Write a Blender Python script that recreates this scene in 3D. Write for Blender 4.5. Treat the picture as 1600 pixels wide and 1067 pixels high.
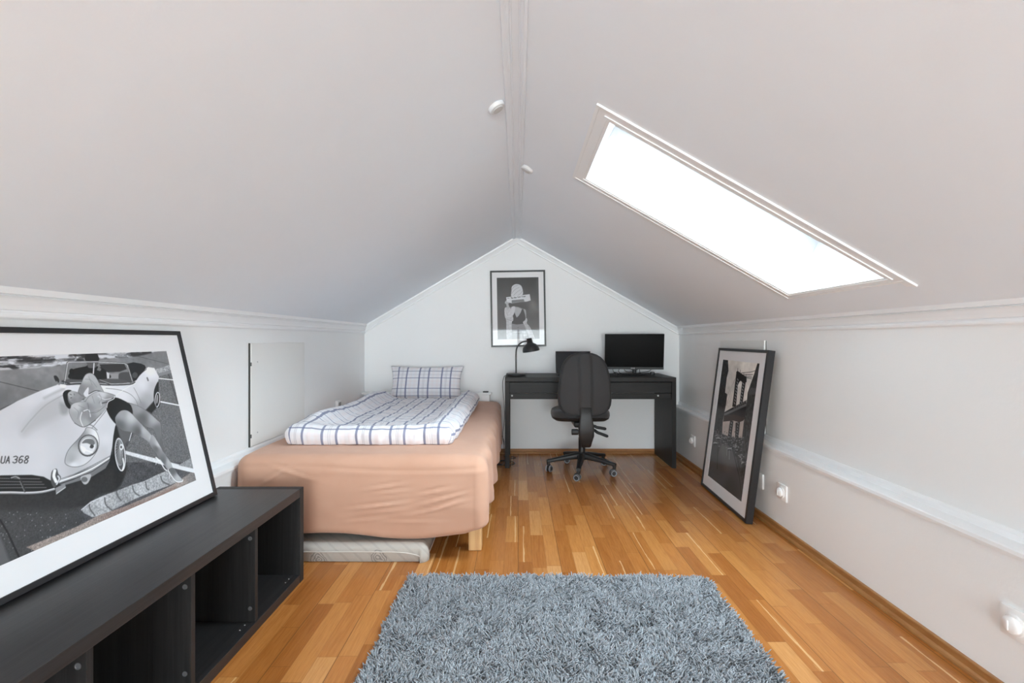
import bpy, bmesh, math, random
import numpy as np
from mathutils import Vector, Matrix
random.seed(7); np.random.seed(7)
S = bpy.context.scene
for _o in list(bpy.data.objects): bpy.data.objects.remove(_o)
PI = math.pi

# ------------------------------------------------------------------ camera
CAMZ, F, VX, VY = 1.062, 735.0, 809.5, 530.6
cd = bpy.data.cameras.new('camera'); cam = bpy.data.objects.new('camera', cd)
S.collection.objects.link(cam); S.camera = cam
cam.location = (0, 0, CAMZ); cam.rotation_euler = (PI/2, 0, 0)
cd.sensor_width = 36; cd.lens = F/1600*36
cd.shift_x = (800-VX)/1600; cd.shift_y = -(533.5-VY)/1600
cd.clip_start = .02

# ------------------------------------------------------------------ world: bright overcast sky
w = bpy.data.worlds.new('sky'); S.world = w; w.use_nodes = True
wn = w.node_tree.nodes; wl = w.node_tree.links
bg = wn['Background']; bg.inputs[1].default_value = 1.0
_tc = wn.new('ShaderNodeTexCoord'); _sx = wn.new('ShaderNodeSeparateXYZ'); _mr = wn.new('ShaderNodeMapRange'); _cr = wn.new('ShaderNodeValToRGB')
wl.new(_tc.outputs['Generated'], _sx.inputs[0]); wl.new(_sx.outputs[2], _mr.inputs[0])
_mr.inputs[1].default_value = -1; _mr.inputs[2].default_value = 1; wl.new(_mr.outputs[0], _cr.inputs[0])
# overcast sky; lower half brightened as fill for the ceiling, dimmer at the horizon
_st = ((.0, 15.5, (.92,.965,1.0)), (.47, 15.5, (.92,.965,1.0)), (.52, 11.0, (.88,.955,1.02)), (.66, 17.0, (.82,.935,1.03)), (.80, 18.0, (.80,.93,1.04)), (1.0, 15.0, (.80,.93,1.04)))
_e = _cr.color_ramp.elements
while len(_e) < len(_st): _e.new(.5)
for _q, (_p, _k, _c) in zip(_e, _st): _q.position = _p; _q.color = (*[v*_k for v in _c], 1)
wl.new(_cr.outputs[0], bg.inputs[0])

# exposure
vs = S.view_settings; vs.view_transform = 'Standard'; vs.look = 'None'; vs.gamma = 1; vs.exposure = 1.06
vs.use_curve_mapping = False
S.cycles.max_bounces = 20; S.cycles.diffuse_bounces = 16; S.cycles.glossy_bounces = 4
S.cycles.transparent_max_bounces = 12
S.cycles.sample_clamp_indirect = 8

# ------------------------------------------------------------------ room dimensions (metres)
XL, XR = -1.44, 1.51            # upper knee walls
LL, LR = -1.38, 1.449           # lower, thicker part of the knee walls
YB, YF = 4.41, -3.5             # back gable wall and the gable wall behind the camera
RX, RZ = -.01, 2.029            # ridge
def zl(x): return RZ + .587*(x-RX)
def zr(x): return 2.024 - .568*x
LEDGE = .45

# daylight portals in the window openings (they only guide sky light)
SKY = [(.325, 1.303, 1.668, 2.260), (.325, 1.303, -1.05, -.46)]
REAR = (-1.22, 1.24, .20, 1.36)
def portal(loc, xdir, ydir, sx, sy):
    l = bpy.data.lights.new('window_daylight', 'AREA'); l.shape = 'RECTANGLE'; l.size = sx; l.size_y = sy
    l.cycles.is_portal = True
    o = bpy.data.objects.new('window_daylight', l); S.collection.objects.link(o)
    x = Vector(xdir).normalized(); y = Vector(ydir).normalized(); z = x.cross(y)
    m = Matrix((x, y, z)).transposed().to_4x4(); m.translation = Vector(loc); o.matrix_world = m
    return o
SN = Vector((.568, 0, 1)).normalized()      # outward normal of the right slope
SD = Vector((1, 0, -.568)).normalized()     # down the right slope
for (x0, x1, y0, y1) in SKY:
    c = Vector(((x0+x1)/2, (y0+y1)/2, zr((x0+x1)/2))) + SN*.325
    # light faces -z: choose x,y so that z = SN
    portal(c, (0, 1, 0), tuple(-SD), y1-y0, (x1-x0)*1.15)
portal(((REAR[0]+REAR[1])/2, YF-.14, (REAR[2]+REAR[3])/2), (1, 0, 0), (0, 0, 1), REAR[1]-REAR[0], REAR[3]-REAR[2])

# ------------------------------------------------------------------ materials
MATS = {}
def mat(name, col=(.8,.8,.8), rough=.5, metal=0, coat=0, coatr=.03, spec=.5, sheen=0):
    if name in MATS: return MATS[name]
    m = bpy.data.materials.new(name); m.use_nodes = True
    b = m.node_tree.nodes['Principled BSDF']
    b.inputs['Base Color'].default_value = (*col, 1); b.inputs['Roughness'].default_value = rough
    b.inputs['Metallic'].default_value = metal; b.inputs['Coat Weight'].default_value = coat
    b.inputs['Coat Roughness'].default_value = coatr; b.inputs['Specular IOR Level'].default_value = spec
    b.inputs['Sheen Weight'].default_value = sheen
    MATS[name] = m; return m
class N:
    """tiny node helper"""
    def __init__(s, m): s.t = m.node_tree; s.b = s.t.nodes['Principled BSDF']
    def n(s, typ, **kw):
        x = s.t.nodes.new(typ)
        for k, v in kw.items(): setattr(x, k, v)
        return x
    def l(s, a, b): s.t.links.new(a, b)
    def math(s, op, a, b=None, c=None):
        x = s.n('ShaderNodeMath', operation=op)
        for i, v in enumerate((a, b, c)):
            if v is None: continue
            if isinstance(v, (int, float)): x.inputs[i].default_value = v
            else: s.l(v, x.inputs[i])
        return x.outputs[0]
    def coord(s, which='Object', scale=(1,1,1)):
        c = s.n('ShaderNodeTexCoord'); mp = s.n('ShaderNodeMapping'); mp.inputs['Scale'].default_value = scale
        s.l(c.outputs[which], mp.inputs['Vector']); return mp.outputs[0]
    def noise(s, vec, scale=5, detail=4, rough=.5, dist=0):
        x = s.n('ShaderNodeTexNoise'); s.l(vec, x.inputs['Vector']); x.inputs['Scale'].default_value = scale
        x.inputs['Detail'].default_value = detail; x.inputs['Roughness'].default_value = rough
        x.inputs['Distortion'].default_value = dist; return x.outputs['Fac']
    def ramp(s, fac, stops):
        x = s.n('ShaderNodeValToRGB'); s.l(fac, x.inputs[0]); e = x.color_ramp.elements
        while len(e) < len(stops): e.new(.5)
        for q, (p, c) in zip(e, stops): q.position = p; q.color = (*c, 1) if len(c) == 3 else c
        return x.outputs[0]
    def mix(s, fac, a, b, blend='MIX'):
        x = s.n('ShaderNodeMix', data_type='RGBA', blend_type=blend)
        for i, v in ((0, fac), (6, a), (7, b)):
            if isinstance(v, (int, float)): x.inputs[i].default_value = v
            elif isinstance(v, tuple): x.inputs[i].default_value = (*v, 1)
            else: s.l(v, x.inputs[i])
        return x.outputs[2]
    def bump(s, h, strength=.2, dist=.01):
        x = s.n('ShaderNodeBump'); x.inputs['Strength'].default_value = strength; x.inputs['Distance'].default_value = dist
        s.l(h, x.inputs['Height']); s.l(x.outputs[0], s.b.inputs['Normal'])
    def base(s, c): s.l(c, s.b.inputs['Base Color'])

def m_paint(name, col, rough=.55, bump=.06, scale=18):
    if name in MATS: return MATS[name]
    m = mat(name, col, rough); q = N(m); v = q.coord()
    n1 = q.noise(v, scale, 6, .6); n2 = q.noise(v, 1.3, 3)
    q.base(q.ramp(n2, [(.3, tuple(c*.975 for c in col)), (.7, col)]))
    q.bump(n1, bump, .01); return m
M_WALL = m_paint('wall_paint', (.875, .888, .89), .6, .10, 25)
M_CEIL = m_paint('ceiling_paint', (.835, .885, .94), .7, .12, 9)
M_TRIM = m_paint('white_trim_paint', (.885, .90, .912), .35, .03, 30)
M_PLAST = mat('white_plastic', (.89, .89, .885), .3)

def m_floor():
    m = mat('oak_parquet', (.4, .2, .07), .28); q = N(m)
    c = q.n('ShaderNodeTexCoord'); sp = q.n('ShaderNodeSeparateXYZ'); q.l(c.outputs['Object'], sp.inputs[0])
    X, Y = sp.outputs[0], sp.outputs[1]
    W = .0672
    u = q.math('DIVIDE', X, W); row = q.math('FLOOR', u); fu = q.math('SUBTRACT', u, row)
    wn_ = q.n('ShaderNodeTexWhiteNoise', noise_dimensions='1D'); q.l(row, wn_.inputs['W'])
    L = q.math('ADD', .34, q.math('MULTIPLY', wn_.outputs['Value'], .16))
    v = q.math('DIVIDE', q.math('ADD', Y, q.math('MULTIPLY', wn_.outputs['Value'], 7.3)), L)
    v = q.math('ADD', v, 20); col_ = q.math('FLOOR', v); fv = q.math('SUBTRACT', v, col_)
    cb = q.n('ShaderNodeCombineXYZ'); q.l(row, cb.inputs[0]); q.l(col_, cb.inputs[1])
    w2 = q.n('ShaderNodeTexWhiteNoise', noise_dimensions='3D'); q.l(cb.outputs[0], w2.inputs['Vector'])
    sc = q.n('ShaderNodeSeparateColor'); q.l(w2.outputs['Color'], sc.inputs[0])
    tone = q.ramp(w2.outputs['Value'], [(0, (.345,.120,.025)), (.25, (.41,.152,.033)), (.6, (.465,.182,.043)), (.9, (.53,.23,.062)), (1, (.62,.31,.11))])
    # grain, shifted per piece
    off = q.n('ShaderNodeVectorMath', operation='ADD')
    mp = q.n('ShaderNodeMapping'); mp.inputs['Scale'].default_value = (55, 2.6, 1); q.l(c.outputs['Object'], mp.inputs['Vector'])
    sc3 = q.n('ShaderNodeVectorMath', operation='SCALE'); q.l(w2.outputs['Color'], sc3.inputs[0]); sc3.inputs['Scale'].default_value = 40
    q.l(mp.outputs[0], off.inputs[0]); q.l(sc3.outputs[0], off.inputs[1])
    g = q.noise(off.outputs[0], 1.0, 6, .6, 1.2)
    mp2 = q.n('ShaderNodeMapping'); mp2.inputs['Scale'].default_value = (260, 14, 1); q.l(c.outputs['Object'], mp2.inputs['Vector'])
    g2 = q.noise(mp2.outputs[0], 1.0, 3, .6)
    gc = q.ramp(g, [(.28, (.80,.74,.66)), (.5, (.97,.97,.97)), (.72, (1.07,1.08,1.10))])
    t2 = q.mix(.9, tone, gc, 'MULTIPLY')
    t2 = q.mix(.35, t2, q.ramp(g2, [(.35, (.66,.58,.5)), (.6, (1,1,1))]), 'MULTIPLY')
    # pale sapwood streak on some pieces
    sap = q.math('MULTIPLY', q.math('GREATER_THAN', sc.outputs[1], .80),
                 q.math('LESS_THAN', q.math('ABSOLUTE', q.math('SUBTRACT', fu, q.math('ADD', q.math('MULTIPLY', g, .35), q.math('MULTIPLY', sc.outputs[0], .7)))), .05))
    t2 = q.mix(q.math('MULTIPLY', sap, .7), t2, (.72, .45, .20))
    # joints
    e1 = q.math('LESS_THAN', q.math('MINIMUM', fu, q.math('SUBTRACT', 1, fu)), .012)
    e2 = q.math('LESS_THAN', q.math('MINIMUM', fv, q.math('SUBTRACT', 1, fv)), .0028)
    ub = q.math('DIVIDE', u, 3); fb = q.math('FRACT', q.math('ADD', ub, 30))
    e3 = q.math('LESS_THAN', q.math('MINIMUM', fb, q.math('SUBTRACT', 1, fb)), .0075)
    j = q.math('MAXIMUM', q.math('MULTIPLY', e3, .75), q.math('MULTIPLY', q.math('MAXIMUM', e1, e2), .38))
    q.base(q.mix(j, t2, (.13, .055, .015)))
    q.l(q.math('ADD', .20, q.math('MULTIPLY', g, .10)), q.b.inputs['Roughness'])
    q.bump(q.math('SUBTRACT', q.math('MULTIPLY', g2, .15), j), .25, .001)
    return m
M_FLOOR = m_floor()

def m_wood(name, c1, c2, scale, rough=.4, bump=.1):
    if name in MATS: return MATS[name]
    m = mat(name, c1, rough); q = N(m); v = q.coord('Object', scale)
    g = q.noise(v, 1, 6, .65, .6); q.base(q.ramp(g, [(.3, c1), (.7, c2)])); q.bump(g, bump, .002); return m
M_OAKB = m_wood('oak_baseboard', (.30,.125,.034), (.40,.19,.062), (9, 9, 40), .4)
M_BLACKY = m_wood('black_brown_wood_long', (.014,.013,.0135), (.030,.028,.028), (70, 2.2, 70), .38, .25)
M_BLACKZ = m_wood('black_brown_wood_upright', (.013,.0125,.0125), (.028,.026,.026), (70, 70, 2.2), .5, .25)
M_BLACKX = m_wood('black_brown_wood_wide', (.013,.0125,.0125), (.025,.024,.024), (2.2, 70, 70), .5, .2)
M_PINE = m_wood('pine_leg', (.52,.29,.12), (.66,.42,.20), (60, 60, 3), .45)
M_FRAME = mat('black_frame', (.017,.017,.019), .38)
M_BLKPL = mat('black_plastic', (.020,.020,.021), .48)
M_BLKM = mat('black_metal_paint', (.016,.016,.017), .38)
M_RING = mat('grey_rubber_ring', (.33,.34,.36), .5)
M_CHROME = mat('chrome', (.7,.7,.7), .18, 1)
for _m in (M_BLACKX, M_BLACKZ): _m.node_tree.nodes['Principled BSDF'].inputs['Specular IOR Level'].default_value = .28
M_SCREEN = mat('dark_screen', (.0015,.0015,.0015), .3, spec=.08)
M_MATB = mat('mat_board', (.80,.80,.815), .8, coat=.55, coatr=.03, spec=.25)
M_CABLE = mat('black_cable', (.012,.012,.013), .5)

def m_fabric_chair():
    m = mat('black_chair_fabric', (.020,.020,.021), .9, sheen=.25); q = N(m); v = q.coord()
    n = q.noise(v, 420, 2, .5); q.base(q.ramp(n, [(.35, (.018,.018,.019)), (.65, (.044,.044,.046))])); q.bump(n, .3, .001); return m
M_CFAB = m_fabric_chair()
def m_sheet():
    m = mat('peach_jersey', (.57,.33,.225), .9, sheen=.15); q = N(m); v = q.coord()
    n = q.noise(v, 3.5, 4); f = q.noise(v, 600, 2)
    q.base(q.ramp(n, [(.3, (.53,.300,.205)), (.7, (.58,.345,.245))])); q.bump(f, .12, .0008); return m
M_SHEET = m_sheet()

def m_plaid():
    m = mat('blue_check_cotton', (.8,.8,.85), .85, sheen=.1); q = N(m)
    uv = q.n('ShaderNodeUVMap'); sp = q.n('ShaderNodeSeparateXYZ'); q.l(uv.outputs[0], sp.inputs[0])
    P = .178
    def band(x, centre, half):
        f = q.math('FRACT', q.math('ADD', q.math('DIVIDE', x, P), 40 - centre/P + .5))
        return q.math('LESS_THAN', q.math('ABSOLUTE', q.math('SUBTRACT', f, .5)), half/P)
    def axis(x, blue, thin):
        b = q.math('MAXIMUM', band(x, .0, blue), band(x, .074, blue))
        g = q.math('MAXIMUM', band(x, .031, thin), band(x, .040, thin))
        p = q.math('MAXIMUM', band(x, .108, .010), band(x, .146, .010))
        return b, g, p
    bx_, gx, px = axis(sp.outputs[0], .0062, .0016)
    by, gy, py = axis(sp.outputs[1], .0036, .0013)
    v = q.coord(); wv = q.noise(v, 900, 1)
    base = (.77,.775,.815)
    c = q.mix(q.math('MULTIPLY', q.math('ADD', px, py), .32), base, (.76,.69,.70))
    c = q.mix(q.math('MULTIPLY', gx, .55), c, (.34,.34,.38)); c = q.mix(q.math('MULTIPLY', gy, .5), c, (.34,.34,.38))
    c = q.mix(q.math('MULTIPLY', bx_, .80), c, (.115,.137,.255)); c = q.mix(q.math('MULTIPLY', by, .76), c, (.125,.147,.26))
    q.base(c); q.bump(wv, .1, .0006); return m
M_PLAID = m_plaid()

def m_print(name):
    m = mat(name, (.5,.5,.5), .75, coat=.55, coatr=.03, spec=.25); q = N(m)
    a = q.n('ShaderNodeVertexColor', layer_name='print'); q.base(a.outputs[0]); return m

def m_glass():
    m = bpy.data.materials.new('window_glass'); m.use_nodes = True; t = m.node_tree; t.nodes.clear()
    o = t.nodes.new('ShaderNodeOutputMaterial'); mx = t.nodes.new('ShaderNodeMixShader'); tr = t.nodes.new('ShaderNodeBsdfTransparent')
    gl = t.nodes.new('ShaderNodeBsdfGlossy'); gl.inputs['Roughness'].default_value = .02
    fr = t.nodes.new('ShaderNodeFresnel'); fr.inputs[0].default_value = 1.45
    tr.inputs[0].default_value = (.95,.97,.96,1)
    t.links.new(fr.outputs[0], mx.inputs[0]); t.links.new(tr.outputs[0], mx.inputs[1]); t.links.new(gl.outputs[0], mx.inputs[2])
    t.links.new(mx.outputs[0], o.inputs[0]); return m
M_GLASS = m_glass()

# ------------------------------------------------------------------ mesh helpers (built in world coordinates)
WM = {}
def link(o, parent=None, world=None):
    S.collection.objects.link(o)
    if parent is not None: o.parent = parent
    WM[o.name] = world if world is not None else Matrix.Identity(4)
def thing(name, label, cat, loc=(0,0,0), group=None, rotz=0):
    o = bpy.data.objects.new(name, None); o.empty_display_size = .1
    link(o, None, Matrix.Translation(Vector(loc)) @ Matrix.Rotation(rotz, 4, 'Z'))
    o.location = loc; o.rotation_euler = (0, 0, rotz)
    o['label'] = label; o['category'] = cat
    if group: o['group'] = group
    return o
def finish(name, me, mt, parent, smooth, local=False):
    if parent is not None and not local: me.transform(WM[parent.name].inverted())
    if mt is not None: me.materials.append(mt)
    o = bpy.data.objects.new(name, me)
    link(o, parent, WM[parent.name] if parent is not None else None)
    if smooth is not None:
        me.polygons.foreach_set('use_smooth', [True]*len(me.polygons))
        if smooth < 179:
            try: me.set_sharp_from_angle(angle=math.radians(smooth))
            except Exception: pass
    return o
def obj(name, bm, mt, parent=None, smooth=None):
    bmesh.ops.recalc_face_normals(bm, faces=bm.faces[:])
    me = bpy.data.meshes.new(name); bm.to_mesh(me); bm.free()
    return finish(name, me, mt, parent, smooth)
def tag(o, label, cat, group=None):
    o['label'] = label; o['category'] = cat
    if group: o['group'] = group
    return o
def struct(name, bm, mt, parent=None, smooth=None):
    o = obj(name, bm, mt, parent, smooth)
    if parent is None: o['kind'] = 'structure'
    return o
def B(): return bmesh.new()
def bx(bm, lo, hi, bev=0, seg=2, mtx=None):
    lo = Vector(lo); hi = Vector(hi)
    r = bmesh.ops.create_cube(bm, size=1); vs_ = r['verts']
    d = hi-lo; c = (hi+lo)/2
    bmesh.ops.scale(bm, vec=d, verts=vs_); bmesh.ops.translate(bm, vec=c, verts=vs_)
    if bev:
        es = list({e for v in vs_ for e in v.link_edges})
        r = bmesh.ops.bevel(bm, geom=es, offset=bev, segments=seg, profile=.5, affect='EDGES')
        vs_ = list({v for f in r['faces'] for v in f.verts} | {v for v in vs_ if v.is_valid})
    if mtx is not None:
        vs_ = [v for v in vs_ if v.is_valid]
        bmesh.ops.transform(bm, matrix=mtx, verts=vs_)
    return bm
def loft(bm, rings, cap=True, closed=True):
    vr = [[bm.verts.new(p) for p in r] for r in rings]
    n = len(rings[0])
    for a, b in zip(vr[:-1], vr[1:]):
        for i in range(n if closed else n-1):
            j = (i+1) % n
            try: bm.faces.new((a[i], a[j], b[j], b[i]))
            except ValueError: pass
    if cap:
        bm.faces.new(vr[0][::-1]); bm.faces.new(vr[-1])
    return vr
def prism(bm, poly, o, u, v, d):
    """extrude 2-D poly (in axes u,v at origin o) along vector d"""
    o = Vector(o); u = Vector(u); v = Vector(v); d = Vector(d)
    a = [o+u*p[0]+v*p[1] for p in poly]; loft(bm, [a, [p+d for p in a]]); return bm
def catmull(pts, n=8, closed=False):
    P = [Vector(p) for p in pts]; out = []; m = len(P)
    rng = range(m) if closed else range(m-1)
    for i in rng:
        if closed: p0, p1, p2, p3 = P[i-1], P[i], P[(i+1) % m], P[(i+2) % m]
        else: p0, p1, p2, p3 = P[max(i-1, 0)], P[i], P[i+1], P[min(i+2, m-1)]
        for k in range(n):
            t = k/n
            out.append(.5*((2*p1)+(p2-p0)*t+(2*p0-5*p1+4*p2-p3)*t*t+(3*p1-p0-3*p2+p3)*t**3))
    if not closed: out.append(P[-1])
    return out
def tube(bm, pts, r, seg=10, closed=False):
    P = [Vector(p) for p in pts]; n = len(P); rings = []
    up = None
    for i in range(n):
        t = (P[min(i+1, n-1)]-P[max(i-1, 0)])
        if t.length < 1e-9: t = Vector((0, 0, 1))
        t.normalize()
        if up is None:
            up = Vector((0, 0, 1)) if abs(t.z) < .9 else Vector((1, 0, 0))
        a = t.cross(up).normalized(); up = a.cross(t).normalized()
        rr = r[i] if isinstance(r, (list, tuple)) else r
        rings.append([P[i]+(a*math.cos(k*2*PI/seg)+up*math.sin(k*2*PI/seg))*rr for k in range(seg)])
    loft(bm, rings); return bm
def lathe(bm, prof, o=(0,0,0), axis=(0,0,1), seg=32, cap=True):
    """prof: list of (r, h) along axis"""
    ax = Vector(axis).normalized(); o = Vector(o)
    a = ax.orthogonal().normalized(); b = ax.cross(a)
    rings = [[o+ax*h+(a*math.cos(k*2*PI/seg)+b*math.sin(k*2*PI/seg))*max(r, 1e-5) for k in range(seg)] for r, h in prof]
    loft(bm, rings, cap); return bm

# smooth 2-D value noise
def vnoise(x, y, seed=0):
    x = np.asarray(x, float); y = np.asarray(y, float)
    xi = np.floor(x).astype(np.int64); yi = np.floor(y).astype(np.int64); fx = x-xi; fy = y-yi
    def h(a, b):
        n = (a*374761393 + b*668265263 + seed*974711) & 0xffffffff
        n = ((n ^ (n >> 13))*1274126177) & 0xffffffff
        return ((n ^ (n >> 16)) & 0xffff)/65535.0
    sx = fx*fx*(3-2*fx); sy = fy*fy*(3-2*fy)
    return (h(xi, yi)*(1-sx)+h(xi+1, yi)*sx)*(1-sy)+(h(xi, yi+1)*(1-sx)+h(xi+1, yi+1)*sx)*sy
def fbm(x, y, seed=0, o=4):
    s = 0; a = .5
    for k in range(o): s = s+a*vnoise(x*2**k, y*2**k, seed+k); a *= .5
    return s/(1-.5**o)
def ridge(x, y, seed=0):
    return 1-np.abs(2*fbm(x, y, seed, 3)-1)

# ================================================================== THE ROOM
b = B(); bx(b, (LL-.2, YF-.12, -.1), (LR+.2, YB+.12, 0)); struct('floor', b, M_FLOOR)

def gable(name, y0, y1, hole=None):
    b = B()
    cuts = sorted({XL-.12, RX, XR+.12} | ({hole[0], hole[1]} if hole else set()))
    zt = lambda x: (zl(x) if x <= RX else 2.0297-.568*(x-RX)) + .02
    for a, c in zip(cuts[:-1], cuts[1:]):
        segs = [(0, None)]
        if hole and a >= hole[0]-1e-6 and c <= hole[1]+1e-6:
            prism(b, [(a, -.1), (c, -.1), (c, hole[2]), (a, hole[2])], (0, y0, 0), (1,0,0), (0,0,1), (0, y1-y0, 0))
            prism(b, [(a, hole[3]), (c, hole[3]), (c, zt(c)), (a, zt(a))], (0, y0, 0), (1,0,0), (0,0,1), (0, y1-y0, 0))
        else:
            prism(b, [(a, -.1), (c, -.1), (c, zt(c)), (a, zt(a))], (0, y0, 0), (1,0,0), (0,0,1), (0, y1-y0, 0))
    return struct(name, b, M_WALL)
gable('wall_back', YB, YB+.12)
gable('wall_front', YF-.12, YF, REAR)

def knee(name, xu, xl, sgn, zt, z0=.405):
    """upper panel, small set-back ledge and the thicker lower part; sgn = direction out of the room"""
    b = B(); L = YB-YF
    prism(b, [(xl, -.1), (xl, LEDGE-.04), (xu, LEDGE-.04), (xu, zt), (xu+sgn*.12, zt), (xu+sgn*.12, -.1)],
          (0, YF, 0), (1,0,0), (0,0,1), (0, L, 0))
    return struct(name, b, M_WALL)
knee('wall_left', XL, LL, -1, zl(XL)+.02)
knee('wall_right', XR, LR, 1, zr(XR)+.02)
def ledge(name, xu, xl, s, lip):
    b = B()
    # cap board with rounded nosing plus the bead where the upper panel begins
    prism(b, [(xl-s*.004, .424), (xl-s*.006, .436), (xl-s*.004, .447), (xl+s*.002, LEDGE), (xu, LEDGE+.004), (xu, .4095), (xl, .4095), (xl, .424)],
          (0, YF, 0), (1,0,0), (0,0,1), (0, YB-YF, 0))
    prism(b, [(xu, LEDGE), (xu-s*.009, LEDGE), (xu-s*.009, .472), (xu-s*.004, .484), (xu, .484)],
          (0, YF, 0), (1,0,0), (0,0,1), (0, YB-YF, 0))
    return struct(name, b, M_TRIM)
ledge('trim_1', XL, LL, -1, 0); ledge('trim_2', XR, LR, 1, 0)

# ceiling: both slopes in one mesh, two roof-window openings
def slope_piece(b, x0, x1, y0, y1):
    p = [Vector((x, y, zr(x))) for x, y in ((x0, y0), (x1, y0), (x1, y1), (x0, y1))]
    loft(b, [p, [q+SN*.16 for q in p]])
b = B()
T_ = .0185                      # the linings stand in the openings
xs = [RX, .325-T_*.87, 1.303+T_*.87, XR+.12]
ys = [YF-.12]+[SKY[1][2]-T_, SKY[1][3]+T_, SKY[0][2]-T_, SKY[0][3]+T_]+[YB+.12]
for i in range(3):
    for j in range(5):
        if i == 1 and j in (1, 3): continue
        slope_piece(b, xs[i], xs[i+1], ys[j], ys[j+1])
p = [Vector((x, y, zl(x))) for x, y in ((XL-.12, YF-.12), (RX, YF-.12), (RX, YB+.12), (XL-.12, YB+.12))]
nl = Vector((-.587, 0, 1)).normalized(); loft(b, [p, [q+nl*.16 for q in p]])
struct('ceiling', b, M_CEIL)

# cornices on the knee walls
def cornice(name, x, s, zb, zt, y0=YF, y1=YB):
    # s = -1 left wall (trim grows towards +x), profile: lower bead, cove, upper bead
    k = -s; h = zt-zb
    prof = [(0, zb), (k*.009, zb), (k*.013, zb+.06*h), (k*.014, zb+.14*h), (k*.012, zb+.20*h), (k*.005, zb+.22*h), (k*.005, zb+.28*h), (k*.012, zb+.31*h), (k*.015, zb+.45*h), (k*.022, zb+.66*h),
            (k*.027, zb+.73*h), (k*.018, zb+.75*h), (k*.018, zb+.78*h), (k*.031, zb+.80*h), (k*.033, zt+.002), (0, zt+.02)]
    b = B(); prism(b, prof, (x, y0, 0), (1,0,0), (0,0,1), (0, y1-y0, 0)); return struct(name, b, M_TRIM)
cornice('trim_3', XL, -1, 1.120, zl(XL+.032)-.001)
cornice('trim_4', XR, 1, 1.108, zr(XR-.032)-.001)
# cornices up the back gable
def gcorn(name, x0, z0, x1, z1):
    a = Vector((x0, 0, z0)); c = Vector((x1, 0, z1)); d = (c-a); n = Vector((0,0,1))
    h = .068
    prof = [(0, -h), (.009, -h), (.013, -.94*h), (.014, -.86*h), (.012, -.80*h), (.005, -.78*h), (.005, -.72*h), (.012, -.69*h), (.015, -.55*h), (.022, -.34*h), (.026, -.27*h), (.018, -.25*h), (.018, -.22*h), (.029, -.20*h), (.031, 0), (0, .01)]
    b = B(); prism(b, prof, (x0, YB, z0), (0,-1,0), (0,0,1), d); return struct(name, b, M_TRIM)
gcorn('trim_5', XL, zl(XL), RX, RZ); gcorn('trim_6', XR, zr(XR), RX, RZ)
# ridge moulding
b = B(); L = YB-YF-.03
prism(b, [(-.052, zl(-.052)), (-.050, zl(-.05)-.008), (-.030, RZ-.026), (-.026, RZ-.022), (-.020, RZ-.020), (.004, RZ-.019), (.008, RZ-.022), (.012, RZ-.024), (.027, zr(.027)-.008), (.029, zr(.029)), (RX, RZ+.01)],
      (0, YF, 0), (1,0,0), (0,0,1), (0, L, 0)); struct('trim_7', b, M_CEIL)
b = B()
for x in (-.036, -.022, .006, .016):
    tube(b, [(x, YF, RZ-.022-(.004 if x < -.03 or x > .01 else 0)), (x, YF+L, RZ-.022-(.004 if x < -.03 or x > .01 else 0))], .0028, 6)
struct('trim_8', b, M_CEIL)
# baseboards with a quarter round in front
def base(name, prof, o, d, ax):
    b = B(); prism(b, prof, o, ax, (0,0,1), d)
    return struct(name, b, M_OAKB)
PR = [(0,0), (.024,0), (.024,.006), (.021,.012), (.015,.016), (.013,.017), (.013,.037), (.010,.040), (0,.040)]
base('baseboard_right', PR, (LR, YF, 0), (0, YB-YF, 0), (-1,0,0))
base('baseboard_left', PR, (LL, YF, 0), (0, YB-YF, 0), (1,0,0))
base('baseboard_back', PR, (LL, YB, 0), (LR-LL, 0, 0), (0,-1,0))

# roof windows
def skylight(name, x0, x1, y0, y1):
    r = bpy.data.objects.new(name, None); link(r, None, Matrix.Translation(Vector(((x0+x1)/2, (y0+y1)/2, zr((x0+x1)/2)))))
    r.location = ((x0+x1)/2, (y0+y1)/2, zr((x0+x1)/2)); r['kind'] = 'structure'
    O = Vector((x0, y0, zr(x0))); U = SD; V = Vector((0,1,0)); LX = (x1-x0)*math.sqrt(1+.568**2); LY = y1-y0
    def pc(b, u0, u1, v0, v1, h0, h1, bev=0):
        m = Matrix((U, V, SN)).transposed().to_4x4(); m.translation = O
        bx(b, (u0, v0, h0), (u1, v1, h1), bev, 2, m)
    b = B(); t = .018; D = .285
    pc(b, -t, 0, -t, LY+t, .001, D); pc(b, LX, LX+t, -t, LY+t, .001, D)
    pc(b, 0, LX, -t, 0, .001, D); pc(b, 0, LX, LY, LY+t, .001, D)
    struct('lining', b, M_TRIM, r)
    # casing on the ceiling: stepped moulding, the near board runs on past the lower corner
    b = B()
    for wo, wi, h, ext in ((.062, .049, .007, .072), (.049, .022, .0045, .068), (.022, .010, .008, .0), (.010, -.003, .005, .0)):
        pc(b, -wo, -wi, -wo, LY+wo, -h, 0); pc(b, LX+wi*.6, LX+wo*.6, -wi, LY+wi, -h, 0)
        pc(b, -wi, LX+(ext if ext else wo*.6), -wo, -wi, -h, 0); pc(b, -wi, LX+wo*.6, LY+wi, LY+wo, -h, 0)
    struct('casing', b, M_TRIM, r)
    b = B(); f = .05
    pc(b, -t, f, -t, LY+t, D, D+.06, .004); pc(b, LX-f, LX+t, -t, LY+t, D, D+.06, .004)
    pc(b, f, LX-f, -t, f, D, D+.06, .004); pc(b, f, LX-f, LY-f, LY+t, D, D+.06, .004)
    struct('sash', b, M_TRIM, r)
    b = B(); pc(b, f, LX-f, f, LY-f, D+.03, D+.036); struct('pane', b, M_GLASS, r)
    return r
for i, s_ in enumerate(SKY): skylight('window_%d' % (i+1), *s_)

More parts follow.
